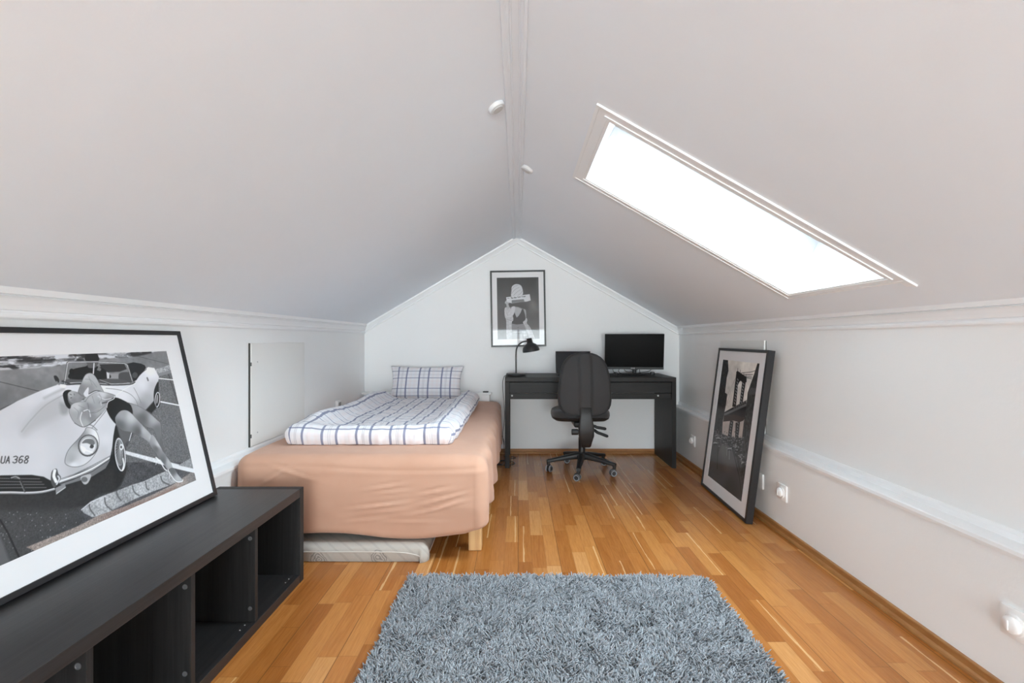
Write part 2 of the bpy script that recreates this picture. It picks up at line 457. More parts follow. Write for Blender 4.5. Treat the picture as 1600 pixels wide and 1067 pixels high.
# unseen window in the gable behind the camera, widened to add fill daylight
def rear_window():
    x0, x1, z0, z1 = REAR
    r = bpy.data.objects.new('window_3', None); r.location = ((x0+x1)/2, YF, z0); link(r, None, Matrix.Translation(r.location)); r['kind'] = 'structure'
    b = B(); f = .045
    for lo, hi in (((x0, YF-.1, z0), (x0+f, YF-.05, z1)), ((x1-f, YF-.1, z0), (x1, YF-.05, z1)), ((x0+f, YF-.1, z0), (x1-f, YF-.05, z0+f)),
                   ((x0+f, YF-.1, z1-f), (x1-f, YF-.05, z1)), (((x0+x1)/2-.03, YF-.1, z0+f), ((x0+x1)/2+.03, YF-.05, z1-f))): bx(b, lo, hi, .003)
    struct('window_frame', b, M_TRIM, r)
    b = B(); bx(b, (x0+f, YF-.078, z0+f), (x1-f, YF-.072, z1-f)); struct('pane', b, M_GLASS, r)
    b = B()
    for lo, hi in (((x0-.06, YF, z0-.06), (x0, YF+.015, z1+.06)), ((x1, YF, z0-.06), (x1+.06, YF+.015, z1+.06)), ((x0, YF, z1), (x1, YF+.015, z1+.06)),
                   ((x0-.08, YF-.05, z0-.03), (x1+.08, YF+.05, z0))): bx(b, lo, hi, .003)
    struct('window_casing', b, M_TRIM, r)
rear_window()

# hatches in the knee walls
b = B(); bx(b, (XL+.0005, 2.515, .488), (XL+.013, 3.145, 1.043), .003); h = struct('door_1', b, m_paint('hatch_paint', (.80,.80,.78), .5, .05, 30))
b = B()
bx(b, (XL+.0005, 2.5110, .486), (XL+.009, 2.5147, 1.043)); struct('gap_shade_strip', b, mat('gap_shade', (.06,.06,.055), .8), h)  # dark-coloured strip painted as the shade of the gap beside the hatch
for z in (.93, .545):
    b = B(); bx(b, (XL+.009, 2.509, z-.010), (XL+.0155, 2.518, z+.010), .002); struct('door_hinge', b, mat('hinge_metal', (.12,.12,.12), .4, .6), h)
    b = B(); lathe(b, [(.004, 0), (.004, .002)], (XL+.013, 2.575, z+.01), (1,0,0), 10); struct('screw', b, mat('screw_grey', (.45,.45,.45), .4), h)
b = B(); bx(b, (XR-.013, 2.862, .488), (XR-.0005, 3.485, 1.057), .003); h = struct('door_2', b, MATS['hatch_paint'])
b = B(); bx(b, (XR-.004, 2.8600, .486), (XR-.0005, 2.8618, 1.055)); struct('gap_shade_strip', b, MATS['gap_shade'], h)  # gap shade on the right hatch, again a dark-coloured strip
for z in (.93, .545):
    b = B(); bx(b, (XR-.015, 2.855, z-.010), (XR-.009, 2.863, z+.010), .002); struct('door_hinge', b, MATS['hinge_metal'], h)

# ================================================================== SHELF UNIT
SX0, SX1, SY0, SY1, SH = -1.325, -.952, .668, 2.087, .410
r = thing('shelf_unit', 'low black-brown open cube shelf lying along the left wall under the car picture', 'shelf', (-1.14, 1.38, 0))
b = B(); bx(b, (SX0, SY0+.036, SH-.036), (SX1, SY1-.034, SH), .0012); obj('top_board', b, M_BLACKY, r)
b = B(); bx(b, (SX0, SY0+.036, .0), (SX1, SY1-.034, .036), .0012); obj('bottom_board', b, M_BLACKY, r)
b = B(); bx(b, (SX0, SY1-.0335, 0), (SX1+.001, SY1, SH+.0005), .0012); obj('end_panel', b, M_BLACKZ, r)
b = B(); bx(b, (SX0, SY0, 0), (SX1+.001, SY0+.0355, SH+.0005), .0012); obj('end_panel', b, M_BLACKZ, r)
for y0 in (1.708, 1.374, 1.040):
    b = B(); bx(b, (SX0+.004, y0, .0362), (SX1-.003, y0+.018, SH-.0362), .001); d = obj('divider', b, M_BLACKZ, r)
    for z in (.086, .340):
        for xx in (SX1-.021,):
            b = B(); lathe(b, [(.0075, 0), (.0075, .0012), (.0055, .0014), (.0045, .0004)], (xx, y0, z), (0,-1,0), 18)
            obj('cam_cover', b, mat('dark_grey_plastic', (.11,.11,.115), .3), d)
for y in (1.985, 2.015, 1.66, 1.69):
    b = B(); lathe(b, [(.0022, 0), (.0022, .001)], (SX1-.03, y, .0362), (0,0,1), 8); obj('screw_cap', b, mat('pale_pin', (.5,.5,.5), .4), r)

# ================================================================== PICTURES
# --- a small software painter: prints are painted as colour on a fine flat mesh ---
class Print:
    def __init__(s, O, U, V, W, H, res):
        s.O, s.U, s.V, s.W, s.H = Vector(O), Vector(U), Vector(V), W, H
        s.Nn = s.U.cross(s.V)
        s.nx, s.ny = int(W/res)+1, int(H/res)+1
        s.x, s.y = np.meshgrid(np.linspace(0, W, s.nx), np.linspace(0, H, s.ny))
        s.A = np.zeros((s.ny, s.nx, 3)); s.px = W/(s.nx-1); s.fr = None
    def frame(s, x0, y0, k): s.fr = (x0, y0, k)       # the crop the sketch points were read from
    def uv(s, p):
        X = s.fr[0]+p[0]/s.fr[2]; Y = s.fr[1]+p[1]/s.fr[2]
        d = Vector(((X-VX)/F, 1, (VY-Y)/F)); C0 = Vector((0, 0, CAMZ))
        t = (s.O-C0).dot(s.Nn)/d.dot(s.Nn); q = C0+d*t-s.O
        return (q.dot(s.U), q.dot(s.V))
    def col(s, v):
        if isinstance(v, (int, float)): return np.array([v*.985, v*.993, v*1.012])
        return np.array(v, float)
    def mask(s, P, soft):
        P = np.array(P); m = 3*soft+2*s.px
        i0 = max(int((P[:,0].min()-m)/s.px), 0); i1 = min(int((P[:,0].max()+m)/s.px)+2, s.nx)
        j0 = max(int((P[:,1].min()-m)/s.px), 0); j1 = min(int((P[:,1].max()+m)/s.px)+2, s.ny)
        if i1 <= i0 or j1 <= j0: return None
        x = s.x[j0:j1, i0:i1]; y = s.y[j0:j1, i0:i1]
        ins = np.zeros(x.shape, bool); dist = np.full(x.shape, 1e9)
        for a, c in zip(P, np.roll(P, -1, 0)):
            with np.errstate(divide='ignore', invalid='ignore'):
                cr = ((a[1] > y) != (c[1] > y)) & (x < (c[0]-a[0])*(y-a[1])/((c[1]-a[1]) if c[1] != a[1] else 1e-12)+a[0])
            ins ^= cr
            d = c-a; L = d@d+1e-15; t = np.clip(((x-a[0])*d[0]+(y-a[1])*d[1])/L, 0, 1)
            dist = np.minimum(dist, np.hypot(x-a[0]-t*d[0], y-a[1]-t*d[1]))
        sd = np.where(ins, dist, -dist); return (slice(j0, j1), slice(i0, i1)), np.clip(.5+sd/(2*max(soft, s.px*.6)), 0, 1)
    def put(s, sl, m, c):
        A = s.A[sl]; s.A[sl] = A*(1-m[..., None])+c*m[..., None]
    def fill(s, pts, v, smooth=0, soft=0, tex=0, tf=200, al=1, seed=1):
        """pts in crop pixels; v = grey, rgb, or list of ((x,y), value) control points"""
        P = [s.uv(p) for p in pts]
        if smooth: P = [(q.x, q.y) for q in catmull([(p[0], p[1], 0) for p in P], smooth, True)]
        r = s.mask(P, soft)
        if r is None: return
        sl, m = r; x = s.x[sl]; y = s.y[sl]
        if isinstance(v, list):
            num = 0; den = 0
            for p, g in v:
                q = s.uv(p); ww = 1/((x-q[0])**2+(y-q[1])**2+1e-5)**1.3
                num = num+ww[..., None]*s.col(g); den = den+ww
            c = num/den[..., None]
        else: c = np.broadcast_to(s.col(v), x.shape+(3,)).copy()
        if tex: c = c*(1+tex*(2*fbm(x*tf, y*tf, seed, 3)-1))[..., None]
        s.put(sl, m*al, c)
    def line(s, pts, wpx, v, smooth=0, soft=0, al=1, closed=False):
        P = [s.uv(p) for p in pts]
        if smooth: P = [(q.x, q.y) for q in catmull([(p[0], p[1], 0) for p in P], smooth, closed)]
        if closed: P = P+[P[0]]
        a0 = s.uv(pts[0]); a1 = s.uv((pts[0][0]+1, pts[0][1])); a2 = s.uv((pts[0][0], pts[0][1]+1))
        wd = wpx*math.sqrt(abs((a1[0]-a0[0])*(a2[1]-a0[1])-(a1[1]-a0[1])*(a2[0]-a0[0])))
        P = np.array(P); mg = wd+3*soft+2*s.px
        i0 = max(int((P[:,0].min()-mg)/s.px), 0); i1 = min(int((P[:,0].max()+mg)/s.px)+2, s.nx)
        j0 = max(int((P[:,1].min()-mg)/s.px), 0); j1 = min(int((P[:,1].max()+mg)/s.px)+2, s.ny)
        if i1 <= i0 or j1 <= j0: return
        sl = (slice(j0, j1), slice(i0, i1)); x = s.x[sl]; y = s.y[sl]; dist = np.full(x.shape, 1e9)
        for a, c in zip(P[:-1], P[1:]):
            d = c-a; L = d@d+1e-15; t = np.clip(((x-a[0])*d[0]+(y-a[1])*d[1])/L, 0, 1)
            dist = np.minimum(dist, np.hypot(x-a[0]-t*d[0], y-a[1]-t*d[1]))
        m = np.clip(.5+(wd/2-dist)/(2*max(soft, s.px*.55)), 0, 1)
        m *= min(1, wd/(s.px*.9)) if wd < s.px*.9 else 1
        s.put(sl, m*al, s.col(v))
    def ell(s, c, rx, ry, v, ang=0, ring=0, **k):
        P = [(c[0]+rx*math.cos(t)*math.cos(ang)-ry*math.sin(t)*math.sin(ang), c[1]+rx*math.cos(t)*math.sin(ang)+ry*math.sin(t)*math.cos(ang)) for t in np.linspace(0, 2*PI, 25)[:-1]]
        if ring: s.line(P, ring, v, closed=True, **k)
        else: s.fill(P, v, **k)
    def build(s, name, parent, m, lift):
        n = s.nx*s.ny; off = s.O+s.Nn*lift
        co = (np.array(off)+s.x.reshape(-1, 1)*np.array(s.U)+s.y.reshape(-1, 1)*np.array(s.V))
        i = np.arange(n).reshape(s.ny, s.nx); q = np.stack([i[:-1,:-1], i[:-1,1:], i[1:,1:], i[1:,:-1]], -1).reshape(-1, 4)
        me = bpy.data.meshes.new(name); me.vertices.add(n); me.vertices.foreach_set('co', co.ravel())
        me.loops.add(q.size); me.loops.foreach_set('vertex_index', q.ravel()); me.polygons.add(len(q))
        me.polygons.foreach_set('loop_start', np.arange(0, q.size, 4)); me.update()
        a = np.clip(s.A.reshape(-1, 3), 0, 1); lin = np.where(a <= .04045, a/12.92, ((a+.055)/1.055)**2.4)
        ca = me.color_attributes.new('print', 'FLOAT_COLOR', 'POINT')
        ca.data.foreach_set('color', np.concatenate([lin, np.ones((n, 1))], 1).ravel())
        return finish(name, me, m, parent, None)

def picture(name, label, O, U, V, W, H, fw, dp, margins, res, paint, cat='picture', art_label=None, group=None):
    """O = bottom-left of the front; margins l, r, b, t to the print"""
    O = Vector(O); U = Vector(U).normalized(); V = Vector(V).normalized(); Nn = U.cross(V)
    r = thing(name, label, cat, tuple(O+U*W/2), group)
    m = Matrix((U, V, Nn)).transposed().to_4x4(); m.translation = O
    b = B()
    o_ = [(0,0), (W,0), (W,H), (0,H)]; i_ = [(fw,fw), (W-fw,fw), (W-fw,H-fw), (fw,H-fw)]
    for k in range(4):
        j = (k+1) % 4
        a0, a1, b1, b0 = o_[k], o_[j], i_[j], i_[k]
        f = [m @ Vector((*p, z)) for p, z in ((a0, -.0012), (a1, -.0012), (b1, -.0012), (b0, -.0012))]
        # mitred rail: loft from outer back round to the inner back
        A = [m @ Vector((*a0, -dp)), m @ Vector((*a0, -.0015)), m @ Vector((a0[0]+(b0[0]-a0[0])*.08, a0[1]+(b0[1]-a0[1])*.08, 0)), m @ Vector((b0[0], b0[1], 0)), m @ Vector((*b0, -dp))]
        C = [m @ Vector((*a1, -dp)), m @ Vector((*a1, -.0015)), m @ Vector((a1[0]+(b1[0]-a1[0])*.08, a1[1]+(b1[1]-a1[1])*.08, 0)), m @ Vector((b1[0], b1[1], 0)), m @ Vector((*b1, -dp))]
        loft(b, [A, C])
    obj('frame', b, M_FRAME, r)
    ml, mr, mb, mt_ = margins
    b = B(); mf = .0065
    # mat board with its window cut out
    x0, x1, y0, y1 = ml, W-mr, mb, H-mt_; e = .0008
    for lo, hi in (((fw-.001, fw-.001), (x0, H-fw+.001)), ((x1, fw-.001), (W-fw+.001, H-fw+.001)), ((x0, fw-.001), (x1, y0)), ((x0, y1), (x1, H-fw+.001))):
        bx(b, (*lo, -mf-.0018), (*hi, -mf), 0, 1, m)
    obj('mat_board', b, M_MATB, r)
    b = B(); bx(b, (fw, fw, -dp+.003), (W-fw, H-fw, -dp+.006), 0, 1, m); obj('backing_board', b, mat('hardboard', (.25,.15,.08), .8), r)
    p = Print(O+U*ml+V*mb, U, V, x1-x0, y1-y0, res); p.O0 = O
    p.O = O+U*ml+V*mb-Nn*(mf+.0016)
    paint(p)
    a = p.build('print', r, m_print(name+'_print'), 0)
    if art_label: a['label'] = art_label
    return r

# ---- black-and-white photograph of a classic car with a woman across the bonnet
def paint_car(p):
    x, y = p.x, p.y
    n1 = fbm(x*420, y*420, 3, 2); n2 = fbm(x*40, y*40, 9, 4)
    p.A[:] = (.30+.16*(n1-.5)*1.2+.10*(n2-.5))[..., None]*np.array([.98, .99, 1.03])
    p.frame(0, 500, 5.333)
    # far concrete yard
    p.fill([(-1200,430),(-1200,1000),(0,765),(340,600),(560,560),(1500,560),(1500,250),(-1200,250)], [((0,450),.50),((300,420),.52),((0,700),.43),((300,570),.46),((900,420),.50),((-800,600),.45)], tex=.08, tf=60)
    # rocks and puddles along the top
    p.frame(80, 530, 5.617)
    P = [p.uv(q) for q in [(-2000,60),(-2000,420),(-450,270),(0,240),(300,190),(560,165),(760,150),(1020,92),(1020,60)]]
    r = p.mask(P, .003)
    if r:
        sl, m = r; X, Y = x[sl], y[sl]
        t = fbm(X*26+2*fbm(X*30, Y*30, 4), Y*110, 5, 4); c = np.clip(.48+1.9*(t-.5), .22, .80)
        p.put(sl, m*.95, c[..., None]*np.array([.98,.99,1.02]))
    p.fill([(700,175),(1025,92),(1050,235),(900,262),(800,235)], .47, tex=.08, tf=80)
    p.line([(760,150),(1020,215)], 4, .33)
    # kerb at right
    p.fill([(905,268),(1050,222),(1062,262),(940,305)], .60, tex=.3, tf=220)
    p.fill([(935,300),(1062,268),(1070,300),(945,335)], .50)
    p.fill([(930,330),(1080,290),(1300,1080),(600,1080),(830,620)], .40, tex=.30, tf=420)
    p.line([(1030,310),(1110,560)], 10, .30)
    p.line([(940,343),(1085,358)], 8, .86); p.line([(955,547),(1140,583)], 11, .84)
    p.frame(0, 500, 5.333)
    p.line([(0,515),(330,594)], 5, .22); p.line([(-600,360),(0,515)], 5, .22); p.line([(0,745),(120,690)], 5, .25)
    p.frame(120, 660, 5.336)
    p.fill([(400,234),(990,386),(992,424),(780,372),(400,262)], .80, tex=.10, tf=300)
    # shadow under the car
    p.fill([(290,260),(395,300),(410,420),(330,560),(180,600),(40,700),(-700,700),(-700,430)], .17, smooth=4, soft=.004, tex=.1, tf=200)
    p.frame(0, 680, 4.85)
    p.fill([(-900,430),(420,430),(640,360),(860,250),(870,400),(700,480),(560,560),(400,620),(0,600),(-900,600)], .20, soft=.012, tex=.1, tf=200, al=.9)
    p.fill([(-900,600),(420,560),(620,600),(600,700),(300,890),(0,1040),(-900,1400)], .265, soft=.015, tex=.22, tf=400, al=.85)
    rs = np.random.RandomState(3)
    for _ in range(90):
        cx, cy = rs.uniform(-200, 600), rs.uniform(560, 1000); q = p.uv((cx, cy))
        p.ell((cx, cy), 3, 3, .6)
    p.line([(0,640),(60,740),(110,850),(160,955)], 14, .15); p.fill([(0,760),(85,990),(20,1030),(-40,900)], .36, soft=.003)
    # body of the car
    body = [(-700,330),(0,305),(240,300),(330,314),(390,345),(440,350),(560,300),(700,235),(835,165),(850,90),(860,0)]
    pb = [p.uv(q) for q in body]
    p.frame(80, 530, 5.617)
    top = [(565,760),(600,720),(700,600),(760,600),(830,622),(900,540),(915,450),(938,372),(946,330),(905,252),(850,244),(800,290),(745,355),(715,385),(500,400),(300,400),(95,398),(60,392)]
    pt = [p.uv(q) for q in top]
    p.frame(0, 500, 5.333)
    lf = [p.uv(q) for q in [(470,542),(330,592),(150,672),(0,756),(-500,1100)]]
    allp = pb+pt+lf
    r = p.mask(allp, .0008); sl, m = r; X, Y = x[sl], y[sl]
    num = 0; den = 0
    for fr, cps in (((0,500,5.333), [((60,780),.76),((250,660),.80),((430,570),.84),((200,880),.72),((330,760),.72),((120,960),.76),((450,850),.72),((520,960),.74),((300,1040),.77),((560,560),.82),((860,560),.86),((820,830),.80),((870,900),.76),((0,1040),.78),((-300,1000),.72)]),
                    ((80,530,5.617), [((640,480),.84),((800,400),.84),((870,290),.87),((850,520),.62),((800,590),.50),((720,480),.80),((900,430),.70),((480,880),.80),((520,960),.76)]),
                    ((0,680,4.85), [((100,250),.74),((300,200),.76),((450,280),.72),((800,120),.70),((560,280),.66)])):
        p.frame(*fr)
        for q, g in cps:
            u = p.uv(q); ww = 1/((X-u[0])**2+(Y-u[1])**2+4e-4)**1.5; num = num+ww*g; den = den+ww
    p.put(sl, m, (num/den)[..., None]*np.array([.985,.99,1.015]))
    p.frame(0, 500, 5.333)
    p.fill([(180,935),(220,860),(320,740),(420,660),(510,630),(560,760),(470,820),(300,900),(210,960)], .66, smooth=6, soft=.012, al=.8)
    p.line([(180,930),(260,830),(380,710),(520,628)], 7, .60, smooth=5, soft=.002)
    p.line([(370,650),(470,600),(530,575)], 22, .68, soft=.004)
    p.fill([(500,690),(570,720),(560,780),(510,780)], .58, smooth=4, soft=.006)
    p.frame(80, 530, 5.617)
    p.line([(560,500),(470,640),(345,795)], 5, .25); p.line([(555,505),(465,645),(340,800)], 2.5, .9)
    p.line([(480,430),(600,445),(690,480),(740,530),(765,590)], 4, .42, smooth=5); p.line([(725,425),(755,480),(790,560)], 4, .45, smooth=5)
    p.line([(560,500),(640,440),(740,385)], 4, .93); p.line([(720,368),(800,290),(835,262)], 7, .35); p.line([(716,362),(796,286),(830,258)], 3, .93)
    p.line([(843,340),(850,360)], 14, .4)
    # cabin
    p.fill([(110,392),(135,205),(150,198),(650,210),(672,225),(718,372),(690,396),(500,402)], .47, tex=.1, tf=60)
    p.fill([(665,214),(790,214),(832,252),(775,318),(722,372)], .16, smooth=2)
    p.fill([(425,220),(640,214),(664,262),(600,285),(450,292)], .22); p.fill([(590,330),(600,300),(640,288),(690,298),(708,380),(600,352)], .30, smooth=5)
    p.fill([(500,300),(590,300),(590,345),(500,345)], .55); p.fill([(150,350),(600,350),(660,385),(400,395),(120,385)], .33, smooth=3)
    p.ell((735,315), 24, 26, .30)
    # driver
    p.fill([(165,290),(205,258),(300,238),(330,225),(415,240),(485,280),(508,345),(180,350)], .14, smooth=5)
    p.fill([(312,185),(412,190),(405,225),(385,250),(330,250),(318,225)], .36, smooth=4)
    p.fill([(305,190),(300,140),(325,116),(375,116),(408,135),(414,190)], .17, smooth=5)
    p.line([(376,212),(370,300)], 9, .85); p.fill([(415,235),(440,262),(430,280),(400,270)], .45)
    p.fill([(485,285),(512,300),(510,345),(490,345)], .75)
    p.ell((180,285), 22, 28, .13); p.line([(165,345),(200,325),(260,322),(290,340)], 9, .15, smooth=4)
    # windscreen frame
    p.line([(112,392),(140,206),(152,198),(400,195),(648,210),(672,226),(718,370)], 11, .38); p.line([(117,388),(144,210),(155,201),(400,198),(646,213),(668,228),(712,368)], 4.5, .88)
    p.line([(95,392),(160,398),(300,388),(500,402),(690,396),(735,375)], 11, .24, smooth=4); p.line([(130,386),(300,378),(500,392),(690,386)], 4, .84, smooth=4)
    p.line([(100,370),(170,392)], 12, .25); p.line([(420,360),(520,398)], 9, .25); p.line([(425,356),(525,392)], 3, .85)
    p.fill([(22,325),(45,320),(68,350),(66,380),(40,370)], .18, smooth=5); p.line([(50,370),(60,395),(85,400)], 8, .5); p.fill([(80,395),(130,400),(120,425),(80,420)], .88, smooth=3)
    # headlamp
    p.frame(0, 680, 4.85)
    p.fill([(492,190),(520,110),(600,20),(640,-30),(660,-60),(720,-40),(748,20),(745,95),(700,170),(640,222),(570,240),(508,226)], [((540,180),.62),((620,30),.50),((650,210),.78),((560,230),.80),((730,120),.80),((740,0),.86)], smooth=5)
    p.line([(492,190),(520,110),(600,20),(640,-30),(660,-60),(720,-40),(748,20),(745,95),(700,170),(640,222),(570,240),(508,226)], 4, .36, smooth=5, closed=True)
    p.ell((668,78), 76, 84, .22, .3); p.ell((668,76), 68, 76, .62, .3); p.ell((666,82), 58, 65, .80, .3)
    p.fill([(620,60),(650,30),(700,30),(720,60),(700,75),(660,60)], .42, smooth=4); p.fill([(610,80),(650,100),(640,130),(625,120)], .92, smooth=4)
    p.fill([(690,70),(712,80),(700,100),(680,92)], .25, smooth=4); p.line([(640,110),(700,130)], 8, .95); p.ell((668,78), 72, 80, .32, .3, ring=7)
    p.line([(640,-75),(690,-78),(735,-40)], 8, .5, smooth=5)
    # bumper, grille
    p.fill([(-700,325),(0,304),(240,301),(330,315),(388,350),(412,400),(300,428),(0,438),(-700,455)], .15, smooth=0)
    for yy in (326, 350, 374, 398): p.line([(-700,yy+20),(0,yy),(300+ (yy-326)*.7,yy-4+ (2 if yy>360 else 8))], 6, .46)
    p.line([(-700,465),(0,436),(200,438),(320,430),(412,408)], 22, .55, smooth=4); p.line([(-700,460),(0,431),(200,433),(320,425),(410,404)], 9, .86, smooth=4)
    p.line([(82,325),(120,316),(150,330),(190,425)], 16, .2, smooth=3); p.line([(85,322),(120,314),(148,328)], 8, .62, smooth=3); p.line([(152,350),(184,422)], 5, .5)
    p.fill([(450,372),(560,335),(700,275),(835,185),(800,250),(700,312),(600,345),(480,380)], .44, smooth=0, soft=.001); p.fill([(610,320),(650,300),(692,300),(668,360),(635,370)], .66, smooth=3); p.ell((640,335), 24, 20, .40)
    p.fill([(440,350),(500,325),(600,288),(700,235),(835,160),(828,185),(700,270),(580,320),(448,365)], .56); p.line([(445,352),(560,312),(700,252),(828,172)], 9, .93, smooth=4); p.line([(440,338),(560,296),(700,228),(835,156)], 4, .33)
    p.fill([(386,350),(388,290),(402,262),(430,254),(442,290),(462,320),(440,366),(410,396)], .30, smooth=3); p.line([(415,268),(408,310),(425,350)], 22, .86, smooth=4); p.line([(440,310),(450,330),(430,370)], 12, .75, smooth=3)
    p.fill([(420,400),(490,365),(500,395),(425,450)], .5); p.line([(430,440),(495,395)], 6, .75)
    # registration painted on the bonnet
    def glyph(strokes, x0, x1, y0=158, y1=210):
        for st in strokes:
            p.line([(x0+(x1-x0)*a+ (1-b_)*0 + (b_)*9, y1+(y0-y1)*b_) for a, b_ in st], 7.5, .20)
    glyph([[(0,0),(0,1)],[(1,0),(1,1)],[(0,.5),(1,.5)]], -42, -16)
    glyph([[(0,1),(0,.15),(.3,0),(.7,0),(1,.15),(1,1)]], 6, 32, 160, 211)
    glyph([[(0,0),(.5,1),(1,0)],[(.2,.35),(.8,.35)]], 44, 70, 160, 211)
    glyph([[(0,.9),(.5,1),(1,.85),(.9,.6),(.45,.52),(1,.4),(.9,.08),(.4,0),(0,.12)]], 96, 126)
    glyph([[(1,.95),(.5,1),(.1,.75),(0,.2),(.4,0),(.9,.1),(1,.4),(.6,.55),(.05,.4)]], 140, 168)
    glyph([[(.5,.55),(.05,.75),(.3,1),(.8,1),(1,.75),(.5,.55),(0,.3),(.2,0),(.75,0),(1,.3),(.5,.55)]], 182, 210)
    # wheels
    p.frame(120, 660, 5.336)
    p.fill([(325,20),(350,60),(395,180),(408,300),(400,380),(378,420),(345,400),(315,330),(298,230),(305,120)], .13, smooth=4)
    p.ell((360,262), 40, 140, .30, -.1); p.ell((362,268), 40, 135, .80, -.1, ring=9); p.ell((352,250), 30, 108, .60, -.1, ring=4)
    for t in np.linspace(0, 2*PI, 23)[:-1]: p.line([(366,200),(352+30*math.cos(t), 252+108*math.sin(t))], 2.6, .72)
    p.ell((372,205), 16, 26, .82); p.ell((370,205), 8, 12, .3); p.line([(385,300),(392,350),(380,400)], 10, .88, smooth=3)
    p.frame(80, 530, 5.617)
    p.fill([(905,440),(940,370),(945,470),(958,540),(945,600),(915,580),(900,520)], .14, smooth=4); p.ell((932,530), 20, 64, .78, .08, ring=7); p.ell((930,525), 8, 40, .55, .08)
    p.fill([(830,622),(900,545),(925,600),(880,650)], .13, soft=.003)
    # woman across the bonnet
    p.fill([(235,462),(262,390),(300,312),(350,298),(388,328),(425,395),(462,466),(395,455),(330,482),(330,435),(318,420),(285,470),(292,502),(262,495)], [((300,330),.70),((270,440),.50),((370,340),.66),((420,440),.62),((345,440),.55)], smooth=4)
    p.line([(330,480),(395,450),(455,465)], 7, .32, smooth=4)
    p.fill([(108,480),(135,448),(170,450),(235,466),(292,500),(320,520),(250,548),(165,610),(125,565)], [((180,480),.62),((250,500),.48),((170,540),.42),((140,500),.30)], smooth=5)
    p.fill([(102,490),(118,458),(150,446),(150,470),(132,505),(150,560),(172,600),(160,612),(125,575)], .16, smooth=5)
    p.line([(158,480),(165,515)], 7, .2); p.line([(195,470),(205,500)], 6, .3); p.line([(225,500),(290,530)], 18, .38, soft=.002)
    p.fill([(285,535),(350,482),(430,456),(565,492),(520,540),(480,610),(400,645),(320,640),(300,600)], [((350,520),.66),((450,480),.76),((330,600),.52),((430,560),.60),((500,540),.50)], smooth=4)
    p.line([(410,500),(470,530),(530,520)], 6, .8); p.line([(430,520),(440,580)], 5, .75); p.line([(450,560),(520,545)], 12, .35)
    p.fill([(162,610),(195,562),(290,545),(318,600),(330,640),(470,585),(478,615),(400,700),(295,772),(210,738),(165,670)], [((220,590),.72),((200,680),.60),((290,640),.52),((300,740),.62),((420,630),.62),((350,690),.50)], smooth=4)
    p.line([(270,640),(255,700),(280,765)], 6, .86, smooth=3); p.line([(285,630),(330,620),(345,680)], 6, .85, smooth=3); p.line([(205,735),(290,770),(390,710)], 5, .3, smooth=4)
    # legs and briefs
    p.fill([(660,560),(740,575),(840,630),(930,708),(960,742),(972,850),(992,1000),(960,985),(930,880),(895,790),(830,768),(740,690)], [((760,600),.56),((900,700),.62),((930,800),.42),((800,700),.38),((960,900),.40)], smooth=3)
    p.fill([(570,740),(590,700),(700,720),(800,830),(700,812),(680,880),(640,930),(600,850)], .35, soft=.003)
    p.fill([(560,690),(600,625),(655,620),(720,665),(800,755),(872,832),(902,880),(960,965),(1035,1080),(985,1080),(925,1010),(868,942),(838,890),(720,822),(620,800),(565,745)], [((620,650),.58),((700,680),.70),((820,800),.66),((600,760),.38),((760,810),.36),((890,880),.72),((880,930),.40),((980,1020),.55),((940,1020),.38)], smooth=3)
    p.fill([(485,592),(505,542),(562,510),(640,538),(700,580),(716,655),(680,632),(640,622),(600,636),(562,688),(566,742),(520,690),(490,630)], .13, smooth=3)
    p.line([(488,600),(500,550),(550,522),(556,500)], 6, .85, smooth=3)
    p.line([(685,890),(705,820)], 7, .8)
    p.frame(120, 660, 5.336)
    p.fill([(630,100),(690,190),(740,270),(790,345),(806,380),(760,392),(720,340),(660,260),(610,180)], [((680,180),.72),((660,220),.40),((770,330),.66),((720,320),.40)], smooth=3)
    p.fill([(700,120),(720,180),(736,262),(716,240),(690,180)], .38)
    # shoes and kerb stones
    p.fill([(38,728),(110,662),(220,610),(330,572),(460,520),(560,490),(660,440),(760,398),(830,440),(850,490),(760,530),(620,580),(480,640),(360,700),(220,770),(130,790),(60,755)], [((200,640),.66),((500,530),.66),((400,660),.54),((700,440),.62),((120,740),.60),((760,500),.56)], tex=.28, tf=260)
    for q in ([(105,680),(110,720),(150,775)], [(232,628),(245,690),(300,735)], [(330,575),(345,620),(370,650)], [(465,530),(480,580),(520,610)], [(575,495),(582,545),(600,560)], [(700,450),(715,490),(770,520)]): p.line(q, 11, .36, smooth=4, soft=.001)
    p.line([(38,728),(130,658),(240,615)], 6, .78, smooth=3)
    p.fill([(-420,1040),(0,868),(180,775),(400,700),(600,615),(800,520),(960,410),(1000,400),(1010,505),(700,645),(300,815),(0,955),(-300,1090)], [((0,900),(.55,.51,.49)),((400,740),(.50,.44,.42)),((700,600),(.54,.50,.48)),((850,500),(.56,.52,.50)),((980,450),(.46,.45,.45))], tex=.30, tf=420)
    p.fill([(380,740),(600,640),(820,530),(840,545),(560,690),(390,765)], (.50,.40,.37), soft=.004, al=.6)
    p.fill([(850,355),(960,290),(1000,400),(870,395)], .55, tex=.25, tf=250); p.fill([(790,345),(985,388),(992,424),(800,378)], .82)
    p.frame(120, 660, 5.336)
    p.fill([(770,390),(810,380),(840,430),(880,480),(850,498),(800,450)], [((800,400),.40),((850,470),.66)], smooth=3); p.line([(760,392),(778,430),(830,492),(878,492),(884,478)], 6, .95, smooth=3); p.line([(660,292),(690,320),(730,385),(750,400)], 8, .9, smooth=3); p.line([(664,318),(660,350)], 4, .85); p.line([(772,440),(770,470)], 4, .85)


    p.frame(80, 530, 5.617)
    # soft outlines and folds of the figure
    p.fill([(150,462),(195,458),(240,480),(285,505),(270,530),(235,545),(190,560),(160,540),(148,500)], [((170,480),.66),((230,500),.56),((200,540),.50),((260,520),.50)], smooth=4, soft=.001)
